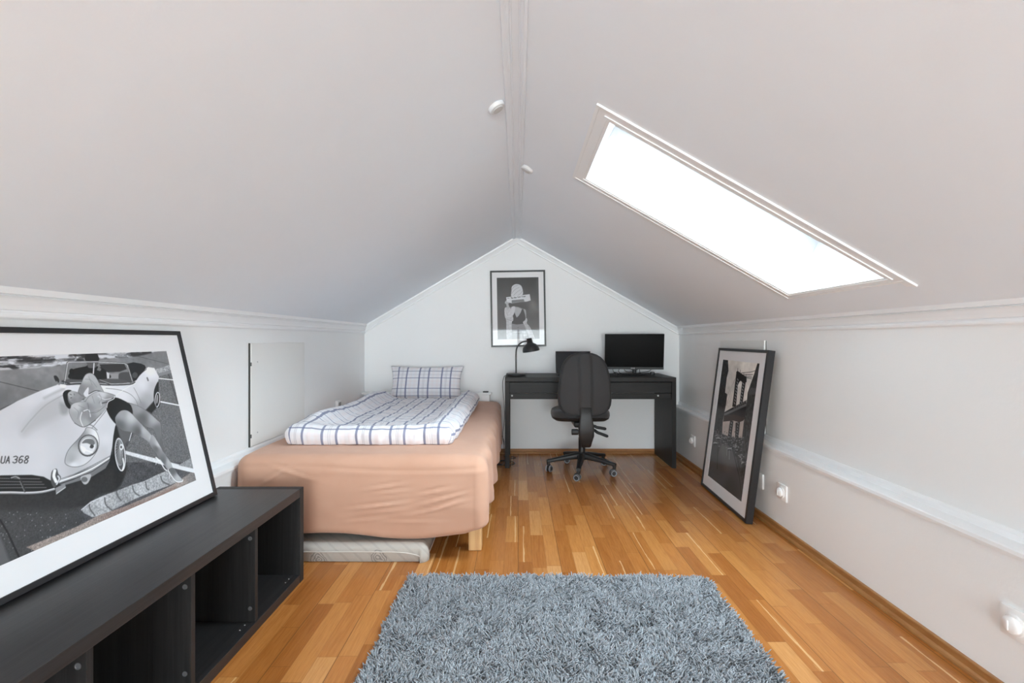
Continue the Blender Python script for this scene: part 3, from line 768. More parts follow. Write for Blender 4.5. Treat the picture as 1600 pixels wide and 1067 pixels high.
    p.line([(165,482),(178,488)], 5, .2); p.line([(170,515),(180,512)], 5, .22); p.line([(200,478),(204,490)], 4, .3)
    p.fill([(104,490),(118,455),(150,444),(178,450),(152,468),(142,500),(150,545),(172,585),(162,610),(130,580)], .15, smooth=5)
    for a_ in ([(236,462),(262,390),(300,314),(350,298),(390,330),(428,398),(462,466)], [(285,468),(320,418)], [(292,500),(262,494),(238,464)], [(300,545),(345,490),(425,458),(560,492)], [(320,560),(330,600),(330,640),(400,640),(470,588)], [(300,545),(200,560),(160,615),(168,670),(212,738),(290,770),(380,712),(440,650)]):
        p.line(a_, 3.2, .30, smooth=4, al=.8)
    for a_ in ([(300,350),(350,360),(400,420)], [(330,330),(360,400)], [(200,600),(240,640),(230,700)], [(240,580),(300,610)], [(330,660),(360,640),(420,620)], [(420,480),(440,520),(420,560)], [(360,500),(380,560)]):
        p.line(a_, 5, .48, smooth=4, soft=.0015, al=.7)
    for a_ in ([(565,745),(620,800),(720,822),(838,890),(868,942),(925,1010)], [(716,655),(740,690),(830,768),(895,790),(930,880)], [(660,560),(740,575),(840,630),(930,708),(962,742),(972,850)]):
        p.line(a_, 3, .28, smooth=3, al=.7)
    p.A[:] = np.clip((p.A-.42)*1.13+.445, .05, .93)

vl = Vector((-.158, 0, .688)).normalized()
picture('framed_picture', 'large black-framed picture of a white convertible car leaning on the low shelf', (-1.256, .948, SH+.0056), (0,1,0), vl, 1.020, .700, .0165, .022,
        (.095, .092, .090, .082), .00155, paint_car, art_label='black-and-white photograph of a white convertible car')

# ---- street view with a suspension bridge
def paint_bridge(p):
    x, y = p.x, p.y
    p.A[:] = (.88+.40*(fbm(x*9, y*14, 21, 4)-.45))[..., None]*np.array([1,.985,.96])
    p.frame(1100, 550, 8.208)
    L_ = [(480,265),(655,240)]
    for a in ([(480,268),(600,256),(655,240)], [(510,290),(628,290)], [(540,318),(618,322)], [(545,330),(612,345)]): p.line(a, 5, .35)
    for a in ([(405,330),(285,690)], [(395,350),(300,560)], [(415,330),(330,640)], [(548,340),(530,560)]): p.line(a, 3, .5)
    # lower part: hazy distance
    p.fill([(225,890),(540,850),(470,1300),(200,1300)], (.74,.70,.68), tex=.08, tf=40)
    # tower
    p.fill([(415,262),(438,268),(448,300),(440,360),(410,700),(362,700)], .17); p.fill([(500,318),(546,330),(540,360),(495,655),(455,665),(485,420)], .17)
    p.fill([(413,255),(430,240),(545,320),(545,385),(500,400),(488,385),(470,368),(452,385),(440,420),(425,330)], .16, smooth=0)
    for k in range(9): p.line([(428-k*0+ -k*5.2, 345+k*38), (440-k*5.2, 362+k*38)], 9, .6)
    for k in range(7): p.line([(500-k*5.5, 400+k*38), (512-k*5.5, 416+k*38)], 9, .6)
    for a in ([(434,208),(430,262)], [(466,232),(462,285)], [(510,266),(508,312)], [(540,288),(540,330)]): p.line(a, 7, .18)
    # deck
    p.fill([(262,772),(360,716),(545,622),(545,720),(530,845),(330,805),(256,815)], .17); p.line([(262,802),(370,752),(545,672)], 20, .45); p.line([(262,775),(362,718),(545,622)], 6, .2)
    for k in range(7): p.line([(385+k*25, 722-k*13),(388+k*25, 705-k*13)], 8, .62)
    p.fill([(256,812),(380,800),(525,845),(505,880),(450,900),(380,880),(245,892)], (.24,.20,.19))
    p.fill([(335,878),(378,888),(350,1110),(300,1110)], .20); p.fill([(405,905),(462,895),(440,1110),(398,1110)], .20)
    for k in range(6): p.line([(348-k*5, 905+k*36),(356-k*5, 915+k*36)], 8, .6); p.line([(434-k*4, 910+k*36),(440-k*4, 920+k*36)], 8, .6)
    # buildings
    p.fill([(230,60),(308,92),(314,240),(292,330),(270,520),(298,540),(285,660),(262,770),(240,900),(222,1200),(60,1300),(60,60)], .20, tex=.35, tf=90)
    p.fill([(690,130),(640,290),(590,430),(560,520),(548,640),(530,800),(510,900),(490,1080),(470,1250),(900,1300),(900,100)], .24, tex=.4, tf=90)
    p.fill([(735,130),(790,130),(660,1250),(600,1250)], .36, tex=.25, tf=120, al=.8); p.fill([(600,455),(700,470),(690,550),(575,545)], .36, al=.7)
    for k in range(7): p.line([(575+8*k, 560+0*k),(545+8*k, 900)], 4, .33, al=.6)
    # street
    p.frame(1095, 660, 6.667)
    p.fill([(60,80),(230,120),(300,150),(430,160),(560,0),(620,0),(560,900),(0,700)], .27, tex=.4, tf=70)
    p.fill([(205,215),(270,230),(330,280),(385,430),(430,620),(440,860),(60,640),(90,400),(180,330)], [((250,260),.42),((300,400),.38),((200,500),.30),((300,700),.24),((100,550),.25)], soft=.01)
    p.fill([(110,250),(215,225),(180,330),(165,620),(60,560)], .30, soft=.006)
    rs = np.random.RandomState(5)
    for _ in range(260):
        t = rs.rand(); cx = 130+300*t+rs.randn()*16; cy = 120+110*t+rs.randn()*38; g = rs.choice([.12,.2,.55,.7,.8])
        p.ell((cx, cy), rs.uniform(3,11), rs.uniform(2,5), g, al=.55)
    for _ in range(120):
        t = rs.rand(); cx = 350+140*t+rs.randn()*14; cy = 240+230*t+rs.randn()*16; p.ell((cx, cy), rs.uniform(3,9), rs.uniform(2,6), rs.choice([.12,.2,.3,.7,.85]), al=.65)
    for cx, cy in ((150,215),(300,275),(180,165)): p.ell((cx,cy), 22, 12, .62); p.ell((cx,cy+10), 20, 6, .12)
    p.line([(298,290),(296,380)], 7, .62, soft=.004); p.line([(272,280),(270,340)], 6, .6, soft=.004)
    p.line([(330,275),(400,560),(430,800)], 8, .2, soft=.003); p.line([(180,260),(170,480)], 8, .16)

_y, _l = -.0374, .129
UR = Vector((math.sin(_y), -math.cos(_y), 0)); _n = Vector((-math.cos(_y), -math.sin(_y), 0)); vr = -_n*math.sin(_l)+Vector((0,0,math.cos(_l)))
picture('framed_picture', 'tall deep black-framed picture of a suspension bridge leaning on the right wall', (1.3345, 3.438, .0055), UR, vr, .735, 1.005, .018, .040,
        (.088, .098, .092, .082), .0022, paint_bridge, art_label='black-and-white street photograph with a suspension bridge')

# ---- figure behind a newspaper
def paint_paper(p):
    x, y = p.x, p.y; H = p.H
    p.A[:] = (.30+.20*(1-y/H)**1.2+.03*(fbm(x*12, y*12, 2)-.5))[..., None]*np.ones(3)
    p.frame(770, 430, 10.16)
    p.fill([(300,960),(310,880),(480,870),(560,880),(600,1040),(300,1040)], .70, smooth=0, tex=.2, tf=60)
    p.fill([(300,770),(525,765),(545,885),(300,890)], .58, soft=.003); p.ell((400,830), 5, 8, .4)
    p.fill([(270,520),(345,490),(480,530),(525,560),(530,700),(500,770),(305,770),(318,640)], .52, smooth=3)
    p.fill([(345,505),(462,535),(430,610),(380,672),(350,600)], .70, smooth=2)
    p.fill([(318,640),(350,600),(380,672),(440,600),(462,540),(492,560),(520,700),(475,770),(305,768)], .36, smooth=2)
    p.fill([(288,525),(320,495),(356,505),(345,580),(318,642),(300,600)], .80, smooth=3); p.fill([(490,545),(525,560),(528,690),(512,620)], .68, smooth=3)
    p.fill([(188,530),(225,505),(272,510),(300,590),(325,680),(322,720),(300,762),(300,1040),(222,1040),(214,730),(190,650)], .77, smooth=3, tex=.10, tf=80)
    p.line([(222,700),(290,720),(322,700)], 8, .6); p.line([(205,560),(240,640)], 8, .68)
    p.fill([(190,435),(230,385),(290,400),(285,430),(248,452),(262,500),(250,530),(222,500),(212,460)], .68, smooth=4)
    p.fill([(290,330),(296,250),(300,190),(330,155),(375,140),(430,152),(462,188),(480,270),(470,312),(430,330),(330,336)], .80, smooth=4)
    for a in ([(300,230),(340,180),(400,160)], [(300,290),(350,230),(420,190)], [(330,320),(380,270),(440,230)], [(400,320),(440,290),(470,250)]): p.line(a, 6, .62, smooth=3)
    p.fill([(212,350),(585,300),(602,400),(540,418),(450,425),(300,446),(225,420)], .83); p.fill([(300,395),(490,378),(505,418),(300,442)], .52); p.line([(232,368),(262,364)], 10, .5)
    # masthead in tiny lettering
    G = {'T':[[(0,1),(1,1)],[(.5,1),(.5,0)]],'h':[[(0,1),(0,0)],[(0,.55),(.8,.5),(.8,0)]],'e':[[(0,.3),(.9,.35),(.5,.6),(0,.3),(.4,0),(.9,.1)]],'N':[[(0,0),(0,1),(1,0),(1,1)]],
         'w':[[(0,.6),(.25,0),(.5,.5),(.75,0),(1,.6)]],'Y':[[(0,1),(.5,.5),(1,1)],[(.5,.5),(.5,0)]],'o':[[(.1,.3),(.5,.6),(.9,.3),(.5,0),(.1,.3)]],'r':[[(0,.6),(0,0)],[(0,.4),(.7,.6)]],
         'k':[[(0,1),(0,0)],[(.7,.6),(0,.3),(.8,0)]],'i':[[(.4,.6),(.4,0)]],'m':[[(0,0),(0,.6),(.5,.5),(.5,0)],[(.5,.5),(1,.5),(1,0)]],'s':[[(.8,.6),(.1,.45),(.8,.15),(.1,0)]]}
    cx = 285
    for ch in 'The New York Times':
        if ch == ' ': cx += 9; continue
        wd = 13 if ch.isupper() else 10
        for st in G[ch]: p.line([(cx+a*wd, 373-(cx-285)*.135-b_*22) for a, b_ in st], 4.2, .25)
        cx += wd+3.4
    p.fill([(478,745),(510,715),(520,690),(535,680),(548,715),(540,760),(590,820),(640,930),(672,1040),(600,1040),(560,930),(525,860),(500,790)], .74, smooth=3, tex=.12, tf=80)
    p.fill([(312,950),(330,930),(470,945),(440,1040),(340,1040)], .72, smooth=2)
    p.fill([(610,400),(660,430),(700,560),(640,640),(560,600)], .48, soft=.02, al=.5)
a = math.radians(.93)
picture('framed_picture', 'small black-framed picture of a figure behind a newspaper, hung on the back gable wall', (-.251, YB-.020, .992), (math.cos(a),0,math.sin(a)), (-math.sin(a),0,math.cos(a)), .5145, .713, .016, .0195,
        (.062, .062, .072, .066), .0023, paint_paper, art_label='black-and-white photograph of a figure holding a newspaper')

# ================================================================== RUG
def rug():
    cx, cy = .162, 1.085; ang = math.radians(-.6)
    r = thing('shaggy_rug', 'blue-grey deep-pile shaggy rug on the oak floor in the foreground', 'rug', (cx, cy, 0), rotz=ang)
    b = B(); w2, h2 = .655, .985
    bx(b, (-w2, -h2, .0005), (w2, h2, .008), .002); me = bpy.data.meshes.new('backing'); b.to_mesh(me); b.free()
    finish('backing', me, mat('rug_backing', (.12,.13,.14), .95), r, None, True)
    rs = np.random.RandomState(11); sp = .0056
    gx, gy = np.meshgrid(np.arange(-w2, w2, sp), np.arange(-h2, h2, sp)); n = gx.size
    x = gx.ravel()+rs.uniform(-.5, .5, n)*sp; y = gy.ravel()+rs.uniform(-.5, .5, n)*sp
    # pile leans in swirling patches
    a_ = 2*PI*fbm(x*16+3, y*16, 4, 3)*2.0+rs.randn(n)*1.1
    ln = .28+.5*fbm(x*24, y*24, 8, 2)+rs.rand(n)*.3
    dx, dy = np.cos(a_), np.sin(a_)
    ex = np.where(x > w2-.03, 1, 0)-np.where(x < -w2+.03, 1, 0); ey = np.where(y > h2-.03, 1, 0)-np.where(y < -h2+.03, 1, 0)
    dx = dx+ex*.25; dy = dy+ey*.25; nn = np.hypot(dx, dy); dx /= nn; dy /= nn
    hh = .024+.011*fbm(x*38, y*38, 3, 2)+rs.randn(n)*.0035
    ed = np.minimum(np.minimum(w2-np.abs(x), h2-np.abs(y))/.012, 1); hh = hh*(.62+.38*np.clip(ed, 0, 1)); rr = .0025+rs.rand(n)*.0011
    lean = hh*ln*.85; tw = rs.rand(n)*2*PI
    V = np.zeros((n, 10, 3))
    for k, (t, q) in enumerate(((0, .9), (.5, 1.0), (.88, .8))):
        ox = dx*lean*t**1.6; oy = dy*lean*t**1.6; z = .006+hh*(t-.18*ln*t*t)
        for s_ in range(3):
            aa = tw+s_*2*PI/3
            V[:, k*3+s_, 0] = x+ox+np.cos(aa)*rr*q; V[:, k*3+s_, 1] = y+oy+np.sin(aa)*rr*q; V[:, k*3+s_, 2] = z
    V[:, 9, 0] = x+dx*lean*1.05; V[:, 9, 1] = y+dy*lean*1.05; V[:, 9, 2] = .006+hh*(1.02-.18*ln)
    q = []
    for k in (0, 3):
        for s_ in range(3): s2 = (s_+1) % 3; q.append((k+s_, k+s2, k+3+s2, k+3+s_))
    t3 = [(6, 7, 9), (7, 8, 9), (8, 6, 9)]
    base = (np.arange(n)*10)[:, None, None]
    Q = (base+np.array(q)[None]).reshape(-1, 4); T = (base+np.array(t3)[None]).reshape(-1, 3)
    me = bpy.data.meshes.new('pile'); me.vertices.add(n*10); me.vertices.foreach_set('co', V.ravel())
    me.loops.add(Q.size+T.size); me.loops.foreach_set('vertex_index', np.concatenate([Q.ravel(), T.ravel()]))
    me.polygons.add(len(Q)+len(T)); me.polygons.foreach_set('loop_start', np.concatenate([np.arange(0, Q.size, 4), Q.size+np.arange(0, T.size, 3)])); me.update()
    me.polygons.foreach_set('use_smooth', np.ones(len(Q)+len(T), bool))
    m = mat('rug_wool', (.25,.27,.30), .85, sheen=.2)
    nd = N(m); at = nd.n('ShaderNodeVertexColor', layer_name='yarn'); nd.base(at.outputs[0])
    c = (.74+.52*rs.rand(n))*(.92+.18*(fbm(x*4, y*4, 9, 2)))
    C = np.ones((n, 10, 4)); C[:, :, :3] = c[:, None, None]*np.array([.315, .340, .365])
    ca = me.color_attributes.new('yarn', 'FLOAT_COLOR', 'POINT'); ca.data.foreach_set('color', C.ravel())
    o = finish('pile', me, m, r, None, True); o['kind'] = 'stuff'
rug()
# ================================================================== BED
def cloth_box(name, x0, x1, y0, y1, ztop, drop, r, step, zfun=None, side=None, parent=None, mt=None, uvo=(0,0), hem=None, tuck=0):
    """cloth draped over a box: flat top, rounded edge of radius r, falling sides. side(X,Y,d,nx,ny,arc) -> outward push"""
    D0 = drop-r+r*PI/2
    D0 = max(D0, r*PI/2*.98)
    LX, LY = x1-x0, y1-y0
    ix0, ix1, iy0, iy1 = x0+r, x1-r, y0+r, y1-r
    sx = np.concatenate([np.linspace(-D0, 0, int(D0/step)+3)[:-1], np.linspace(0, ix1-ix0, int((ix1-ix0)/step)+2)[:-1], (ix1-ix0)+np.linspace(0, D0, int(D0/step)+3)])
    sy = np.concatenate([np.linspace(-D0, 0, int(D0/step)+3)[:-1], np.linspace(0, iy1-iy0, int((iy1-iy0)/step)+2)[:-1], (iy1-iy0)+np.linspace(0, D0, int(D0/step)+3)])
    SX_, SY_ = np.meshgrid(sx, sy)
    cx = np.clip(SX_, 0, ix1-ix0); cy = np.clip(SY_, 0, iy1-iy0)
    ox = SX_-cx; oy = SY_-cy; nn = np.hypot(ox, oy)+1e-12; d = np.maximum(np.abs(ox), np.abs(oy))
    nx, ny = ox/nn, oy/nn
    th = np.minimum(d/r, PI/2); hor = r*np.sin(th); down = r*(1-np.cos(th))+np.maximum(d-r*PI/2, 0)
    X = ix0+cx; Y = iy0+cy
    Z = ztop-down
    if hem is not None:
        k = np.clip((d-r*PI/2)/(D0-r*PI/2+1e-9), 0, 1); Z = Z-k*hem(X+nx*r, Y+ny*r)
    f = np.clip(1-d/(r*.9), 0, 1)
    if zfun is not None: Z = Z+zfun(X, Y)*np.clip(1-down/max(drop, 1e-6), 0, 1)
    if side is not None: hor = hor+side(X+nx*r, Y+ny*r, Z, nx, ny)*np.sin(th)
    if tuck:
        k = np.clip((d-(D0-.03))/.03, 0, 1); hor = hor-k*k*tuck
    X = X+nx*hor; Y = Y+ny*hor
    h, w_ = X.shape; n = h*w_
    i = np.arange(n).reshape(h, w_); q = np.stack([i[:-1,:-1], i[:-1,1:], i[1:,1:], i[1:,:-1]], -1).reshape(-1, 4)
    me = bpy.data.meshes.new(name); me.vertices.add(n); me.vertices.foreach_set('co', np.stack([X, Y, Z], -1).ravel())
    me.loops.add(q.size); me.loops.foreach_set('vertex_index', q.ravel()); me.polygons.add(len(q)); me.polygons.foreach_set('loop_start', np.arange(0, q.size, 4)); me.update()
    uv = me.uv_layers.new(name='UVMap'); U = np.stack([SX_+uvo[0], SY_+uvo[1]], -1).reshape(-1, 2); uv.data.foreach_set('uv', U[q.ravel()].ravel())
    return finish(name, me, mt, parent, 180)

BX0, BX1, BY0, BY1, BZ = -1.374, -.150, 2.262, 4.305, .505
bed = thing('bed', 'single bed in a peach fitted sheet on pine legs along the left wall', 'bed', ((BX0+BX1)/2, 3.29, 0))
for x, y in ((-.217, 2.395), (-1.325, 2.395), (-.217, 4.24), (-1.325, 4.24)):
    b = B(); bx(b, (x-.033, y-.033, 0), (x+.033, y+.033, .16), .006, 2); obj('leg', b, M_PINE, bed)
b = B(); bx(b, (BX0+.03, BY0+.04, .135), (BX1-.03, BY1-.01, .30), .02, 3); obj('bed_base', b, mat('grey_ticking', (.42,.39,.36), .9), bed)
b = B(); bx(b, (BX0+.03, BY0+.04, .30), (BX1-.03, BY1-.01, BZ-.012), .05, 4); obj('mattress', b, mat('mattress_white', (.6,.58,.55), .9), bed, 60)
def hemf(X, Y):
    return .004+.020*np.exp(-((X+.55)/.30)**2)*np.clip(1-(Y-BY0)/.2, 0, 1)+.008*np.sin(X*9)+.010*np.sin(Y*7)*np.clip((Y-BY0)/.1, 0, 1)-.028*np.clip((X+.26)/.11, 0, 1)
def sidef(X, Y, Z, nx, ny):
    foot = np.clip(-ny, 0, 1); rt = np.clip(nx, 0, 1); k = np.clip((BZ-Z)/.38, 0, 1)
    belly = .018*np.sin(PI*k)*foot
    seam = -.004*np.exp(-((Z-.445-.012*np.sin(X*5+1))/.010)**2)*foot+.002*np.exp(-((Z-.425)/.012)**2)*foot
    cr = 0
    for cx, cz, sx_, sz, am, tl in ((-.63,.36,.07,.006,.006,.15),(-.60,.335,.06,.005,.005,.1),(-.66,.27,.10,.007,.009,.12),(-.62,.245,.07,.006,.005,.1),(-.40,.335,.05,.006,.008,.2),(-.37,.30,.09,.006,.008,.25),(-.34,.27,.08,.006,.008,.25),(-.42,.245,.07,.006,.007,.2),(-.30,.29,.04,.005,.005,.3),(-.72,.20,.08,.008,.005,.1),(-.5,.19,.12,.008,.004,.0),(-1.1,.43,.10,.009,.006,-.3),(-1.18,.40,.08,.01,.008,.6)):
        u = X-cx; v = Z-cz-tl*u; cr = cr+am*(np.exp(-(u/sx_)**2-(v/sz)**2)-.7*np.exp(-(u/sx_)**2-((v-.011)/sz)**2))
    cr = cr*foot
    wave = (.012*np.sin(Y*17+Z*6)+.010*np.sin(Y*31+1+Z*11)+.02*(fbm(Y*6, Z*9, 31)-.5))*rt*(.35+.65*k)
    rk = .010*(ridge(X*3+Y*2, Z*5+Y, 12)-.6)*(.3+.7*k)
    flare = .030*k*np.abs(nx*ny)*(nx > 0)
    free = np.clip(1+1.0*np.minimum(nx, 0), 0, 1)*np.clip(1-np.maximum(ny, 0), 0, 1)
    return (belly+seam+cr+wave+rk*.8+flare)*free
def topf(X, Y):
    e = np.clip((Y-BY0)/.15, 0, 1)
    return .006*(fbm(X*4, Y*4, 40)-.5)+.003*(ridge(X*7, Y*3, 41)-.5)-.006*(1-e)-.008*np.clip((X-BX1+.2)/.2, 0, 1)
sheet = cloth_box('fitted_sheet', BX0, BX1, BY0, BY1, BZ, .382, .062, .0085, topf, sidef, bed, M_SHEET, hem=hemf, tuck=.03)
for (px_, z_) in ():
    pass
# white headboard behind the pillow
hb = thing('headboard', 'low white headboard shelf between the bed and the back wall', 'headboard', (-.85, 4.36, 0))
b = B(); bx(b, (-1.372, 4.325, .0), (-.262, 4.385, .555), .003); obj('panel', b, M_TRIM, hb)
b = B(); bx(b, (-1.436, 4.322, .5555), (-.245, 4.392, .574), .003); obj('top_board', b, M_TRIM, hb)
b = B(); bx(b, (-.325, 4.335, .5745), (-.275, 4.385, .583), .002); tag(obj('phone', b, M_BLKPL), 'small flat dark phone lying on the right end of the white headboard', 'phone')

# duvet: raised rolls along both sides, plump foot edge
DX0, DX1, DY0, DY1 = -1.235, -.345, 2.475, 4.065
def duvz(X, Y):
    a1 = np.exp(-((X-DX0-.075)/.075)**2); a2 = np.exp(-((X-DX1+.075)/.08)**2)*.95
    fe = np.exp(-((Y-DY0-.05)/.09)**2); e = np.clip((Y-DY0)/.25, 0, 1)
    qu = .016*(ridge(X*5.5, Y*5.5, 51)-.5)+.020*(fbm(X*7, Y*5, 52)-.5)+.010*(ridge(X*16, Y*13+2*fbm(X*5, Y*5, 5), 53)-.5)
    mid = -.050*e*(1-np.maximum(a1, a2))
    sag = .022*np.sin((Y-DY0)*6.0)*a1*e
    return mid+.018*a1*e+.016*a2*e+.006*fe+qu*(.4+.6*e)+sag*.3
def duvs(X, Y, Z, nx, ny):
    k = np.clip((.6-Z)/.1, 0, 1)
    return .014*np.sin(PI*k)+.022*(fbm(X*14+7, Y*14, 61)-.5)+.012*(ridge(X*20, Y*20+Z*8, 62)-.5)-.012*k
dv = cloth_box('duvet', DX0, DX1, DY0, DY1, BZ+.098, .094, .042, .0075, duvz, duvs, None, M_PLAID, uvo=(.012, .035))
tag(dv, 'white duvet with blue check stripes spread flat on the peach bed', 'duvet')
# underside so the duvet is a closed body
bmd = B(); bmd.from_mesh(dv.data); es = [e for e in bmd.edges if e.is_boundary]
bmesh.ops.holes_fill(bmd, edges=es, sides=0); bmd.to_mesh(dv.data); bmd.free()

# pillow, standing tilted against the headboard
def pillow():
    W, H, T = .66, .325, .080; nu, nv = 64, 40
    u, v = np.meshgrid(np.linspace(-1, 1, nu), np.linspace(-1, 1, nv))
    prof = (np.clip(1-np.abs(u)**2.6, 0, 1)**.55)*(np.clip(1-np.abs(v)**2.2, 0, 1)**.55)
    pin = .085*(1-np.abs(v)**2)*np.abs(u)**4; pv = .085*(1-np.abs(u)**2.0)*np.abs(v)**4
    X = (u-np.sign(u)*pin)*W/2; Z0 = (v-np.sign(v)*pv*(v > 0)-.6*np.sign(v)*pv*(v < 0))*H/2
    sag = 1+.22*(-v)
    wr = .010*(ridge(u*2.2+5, v*1.6, 71)-.5)+.006*(ridge(u*7, v*5, 72)-.5)
    Yf = -(prof*T*sag+wr*np.clip(prof*2, 0, 1)); Yb = prof*T*.75
    tl = math.radians(19)
    def place(Xv, Yv, Zv):
        y = Yv*math.cos(tl)+Zv*math.sin(tl); z = -Yv*math.sin(tl)*.6+Zv*math.cos(tl)
        return np.stack([Xv-.822, y+4.215, z+.668], -1)
    n = nu*nv; A = np.concatenate([place(X, Yf, Z0).reshape(-1, 3), place(X, Yb, Z0).reshape(-1, 3)])
    i = np.arange(n).reshape(nv, nu); q1 = np.stack([i[:-1,:-1], i[:-1,1:], i[1:,1:], i[1:,:-1]], -1).reshape(-1, 4); q2 = q1[:, ::-1]+n
    q = np.concatenate([q1, q2]); me = bpy.data.meshes.new('pillow'); me.vertices.add(2*n); me.vertices.foreach_set('co', A.ravel())
    me.loops.add(q.size); me.loops.foreach_set('vertex_index', q.ravel()); me.polygons.add(len(q)); me.polygons.foreach_set('loop_start', np.arange(0, q.size, 4)); me.update()
    uv = me.uv_layers.new(name='UVMap'); UV = np.stack([u*W/2*.90+.225, v*H/2*1.1+.130], -1).reshape(-1, 2); UV = np.concatenate([UV, UV]); uv.data.foreach_set('uv', UV[q.ravel()].ravel())
    bb = B(); bb.from_mesh(me); bmesh.ops.remove_doubles(bb, verts=bb.verts[:], dist=.0004); bb.to_mesh(me); bb.free()
    o = finish('pillow', me, M_PLAID, None, 180)
    tag(o, 'blue-checked pillow standing against the headboard at the end of the bed', 'pillow')
pillow()

# folded mattress under the bed, printed ticking
def m_tick():
    m = mat('printed_ticking', (.5,.47,.43), .85); q = N(m); v = q.coord()
    mp = q.n('ShaderNodeMapping'); q.l(v, mp.inputs[0]); mp.inputs['Rotation'].default_value = (0, 0, .5); mp.inputs['Scale'].default_value = (7.5, 3.0, 7.5)
    vo = q.n('ShaderNodeTexVoronoi'); vd = q.n('ShaderNodeVectorMath', operation='ADD'); q.l(mp.outputs[0], vd.inputs[0]); nz = q.n('ShaderNodeTexNoise'); q.l(mp.outputs[0], nz.inputs['Vector']); nz.inputs['Scale'].default_value = 3; vm = q.n('ShaderNodeVectorMath', operation='SCALE'); q.l(nz.outputs['Color'], vm.inputs[0]); vm.inputs['Scale'].default_value = .28; q.l(vm.outputs[0], vd.inputs[1]); q.l(vd.outputs[0], vo.inputs['Vector']); vo.inputs['Scale'].default_value = 1.0; vo.inputs['Randomness'].default_value = .55
    dd = vo.outputs['Distance']
    rings = q.math('MULTIPLY', q.math('LESS_THAN', dd, .30), q.math('GREATER_THAN', q.math('SINE', q.math('MULTIPLY', dd, 75)), .1))
    st = q.n('ShaderNodeTexWave', bands_direction='DIAGONAL'); q.l(v, st.inputs[0]); st.inputs['Scale'].default_value = 9; st.inputs['Distortion'].default_value = 1.5
    c = q.mix(q.math('MULTIPLY', q.math('GREATER_THAN', st.outputs['Fac'], .88), .22), (.43,.395,.355), (.22,.20,.18))
    c = q.mix(q.math('MULTIPLY', rings, .62), c, (.12,.12,.12)); q.base(c); q.bump(q.noise(v, 22, 4), .25, .01); return m
r = thing('spare_mattress', 'grey printed foam mattress stored on the floor under the bed', 'mattress', (-.84, 2.8, 0))
def spf(X, Y):
    return .008*(fbm(X*6, Y*6, 81)-.5)-.022*np.exp(-((X+.47)/.10)**2)*0
cb = cloth_box('cover', -1.26, -.445, 2.250, 3.3, .086, .085, .026, .011, spf, lambda X, Y, Z, nx, ny: .010*np.sin(PI*np.clip((.09-Z)/.09, 0, 1))+.01*(fbm(X*5, Y*5, 82)-.5)+.018*(np.clip((.09-Z)/.09, 0, 1))*(nx*ny < -.02), r, m_tick())
b = B(); tube(b, catmull([(-1.24, 2.240, .050), (-1.0, 2.238, .052), (-.75, 2.238, .052), (-.58, 2.238, .050), (-.50, 2.239, .040), (-.448, 2.243, .024), (-.432, 2.30, .030), (-.428, 2.6, .05), (-.43, 3.2, .05)], 8), .003, 6); obj('piping', b, mat('ticking_piping', (.50,.46,.42), .8), r, 180)
FT = mat('print_grey', (.13,.13,.13), .9)
def letters(body, size, loc, rot, parent, mt, ext=.0005, name='printed_lettering', align='CENTER'):
    c = bpy.data.curves.new(name, 'FONT'); c.body = body; c.size = size; c.extrude = ext; c.align_x = align
    o = bpy.data.objects.new('t', c); S.collection.objects.link(o); dg = bpy.context.evaluated_depsgraph_get(); dg.update()
    me = bpy.data.meshes.new_from_object(o.evaluated_get(dg)); me.transform(Matrix.Translation(Vector(loc)) @ rot.to_matrix().to_4x4())
    bpy.data.objects.remove(o); me.name = name
    return finish(name, me, mt, parent, None)
from mathutils import Euler

# ================================================================== DESK
KX0, KX1, KY0, KY1 = -.108, 1.307, 3.885, 4.384
r = thing('desk', 'black-brown desk with panel sides and one wide drawer against the back wall', 'desk', (.6, 4.13, 0))
b = B(); bx(b, (KX0, KY0, .713), (KX1, KY1, .750), .0015); obj('desktop', b, M_BLACKX, r)
for y0, y1 in ((KY0, KY0+.05), (KY1-.05, KY1)):
    b = B(); bx(b, (KX0, y0, 0), (KX0+.036, y1, .7125), .0015); obj('leg', b, M_BLACKZ, r)
b = B(); bx(b, (KX0, KY0+.0505, .568), (KX0+.036, KY1-.0505, .7125), .0015); obj('side_rail', b, M_BLACKZ, r)
b = B(); bx(b, (KX1-.036, KY0, 0), (KX1, KY1, .7125), .0015); obj('side_panel', b, M_BLACKZ, r)
b = B(); bx(b, (KX0+.0365, KY0+.010, .622), (KX1-.0365, KY0+.028, .708), .001); d = obj('drawer', b, M_BLACKX, r)
b = B(); bx(b, (KX0+.06, KY0+.028, .625), (KX1-.06, KY0+.42, .69)); obj('drawer_box', b, M_BLACKX, d)
b = B(); bx(b, (KX0+.0365, KY0+.020, .568), (KX1-.0365, KY0+.036, .616), .001); ra = obj('apron', b, M_BLACKX, r)
b = B(); bx(b, (KX0+.0365, KY1-.03, .568), (KX1-.0365, KY1-.012, .7)); obj('back_rail', b, M_BLACKX, r)
for x in (KX0+.058, KX1-.125-.02):
    b = B(); lathe(b, [(.0075, 0), (.0075, .003), (.004, .0045)], (x, KY0+.020, .597), (0,-1,0), 16); obj('screw_cap', b, mat('light_grey_plastic', (.55,.55,.54), .4), ra)

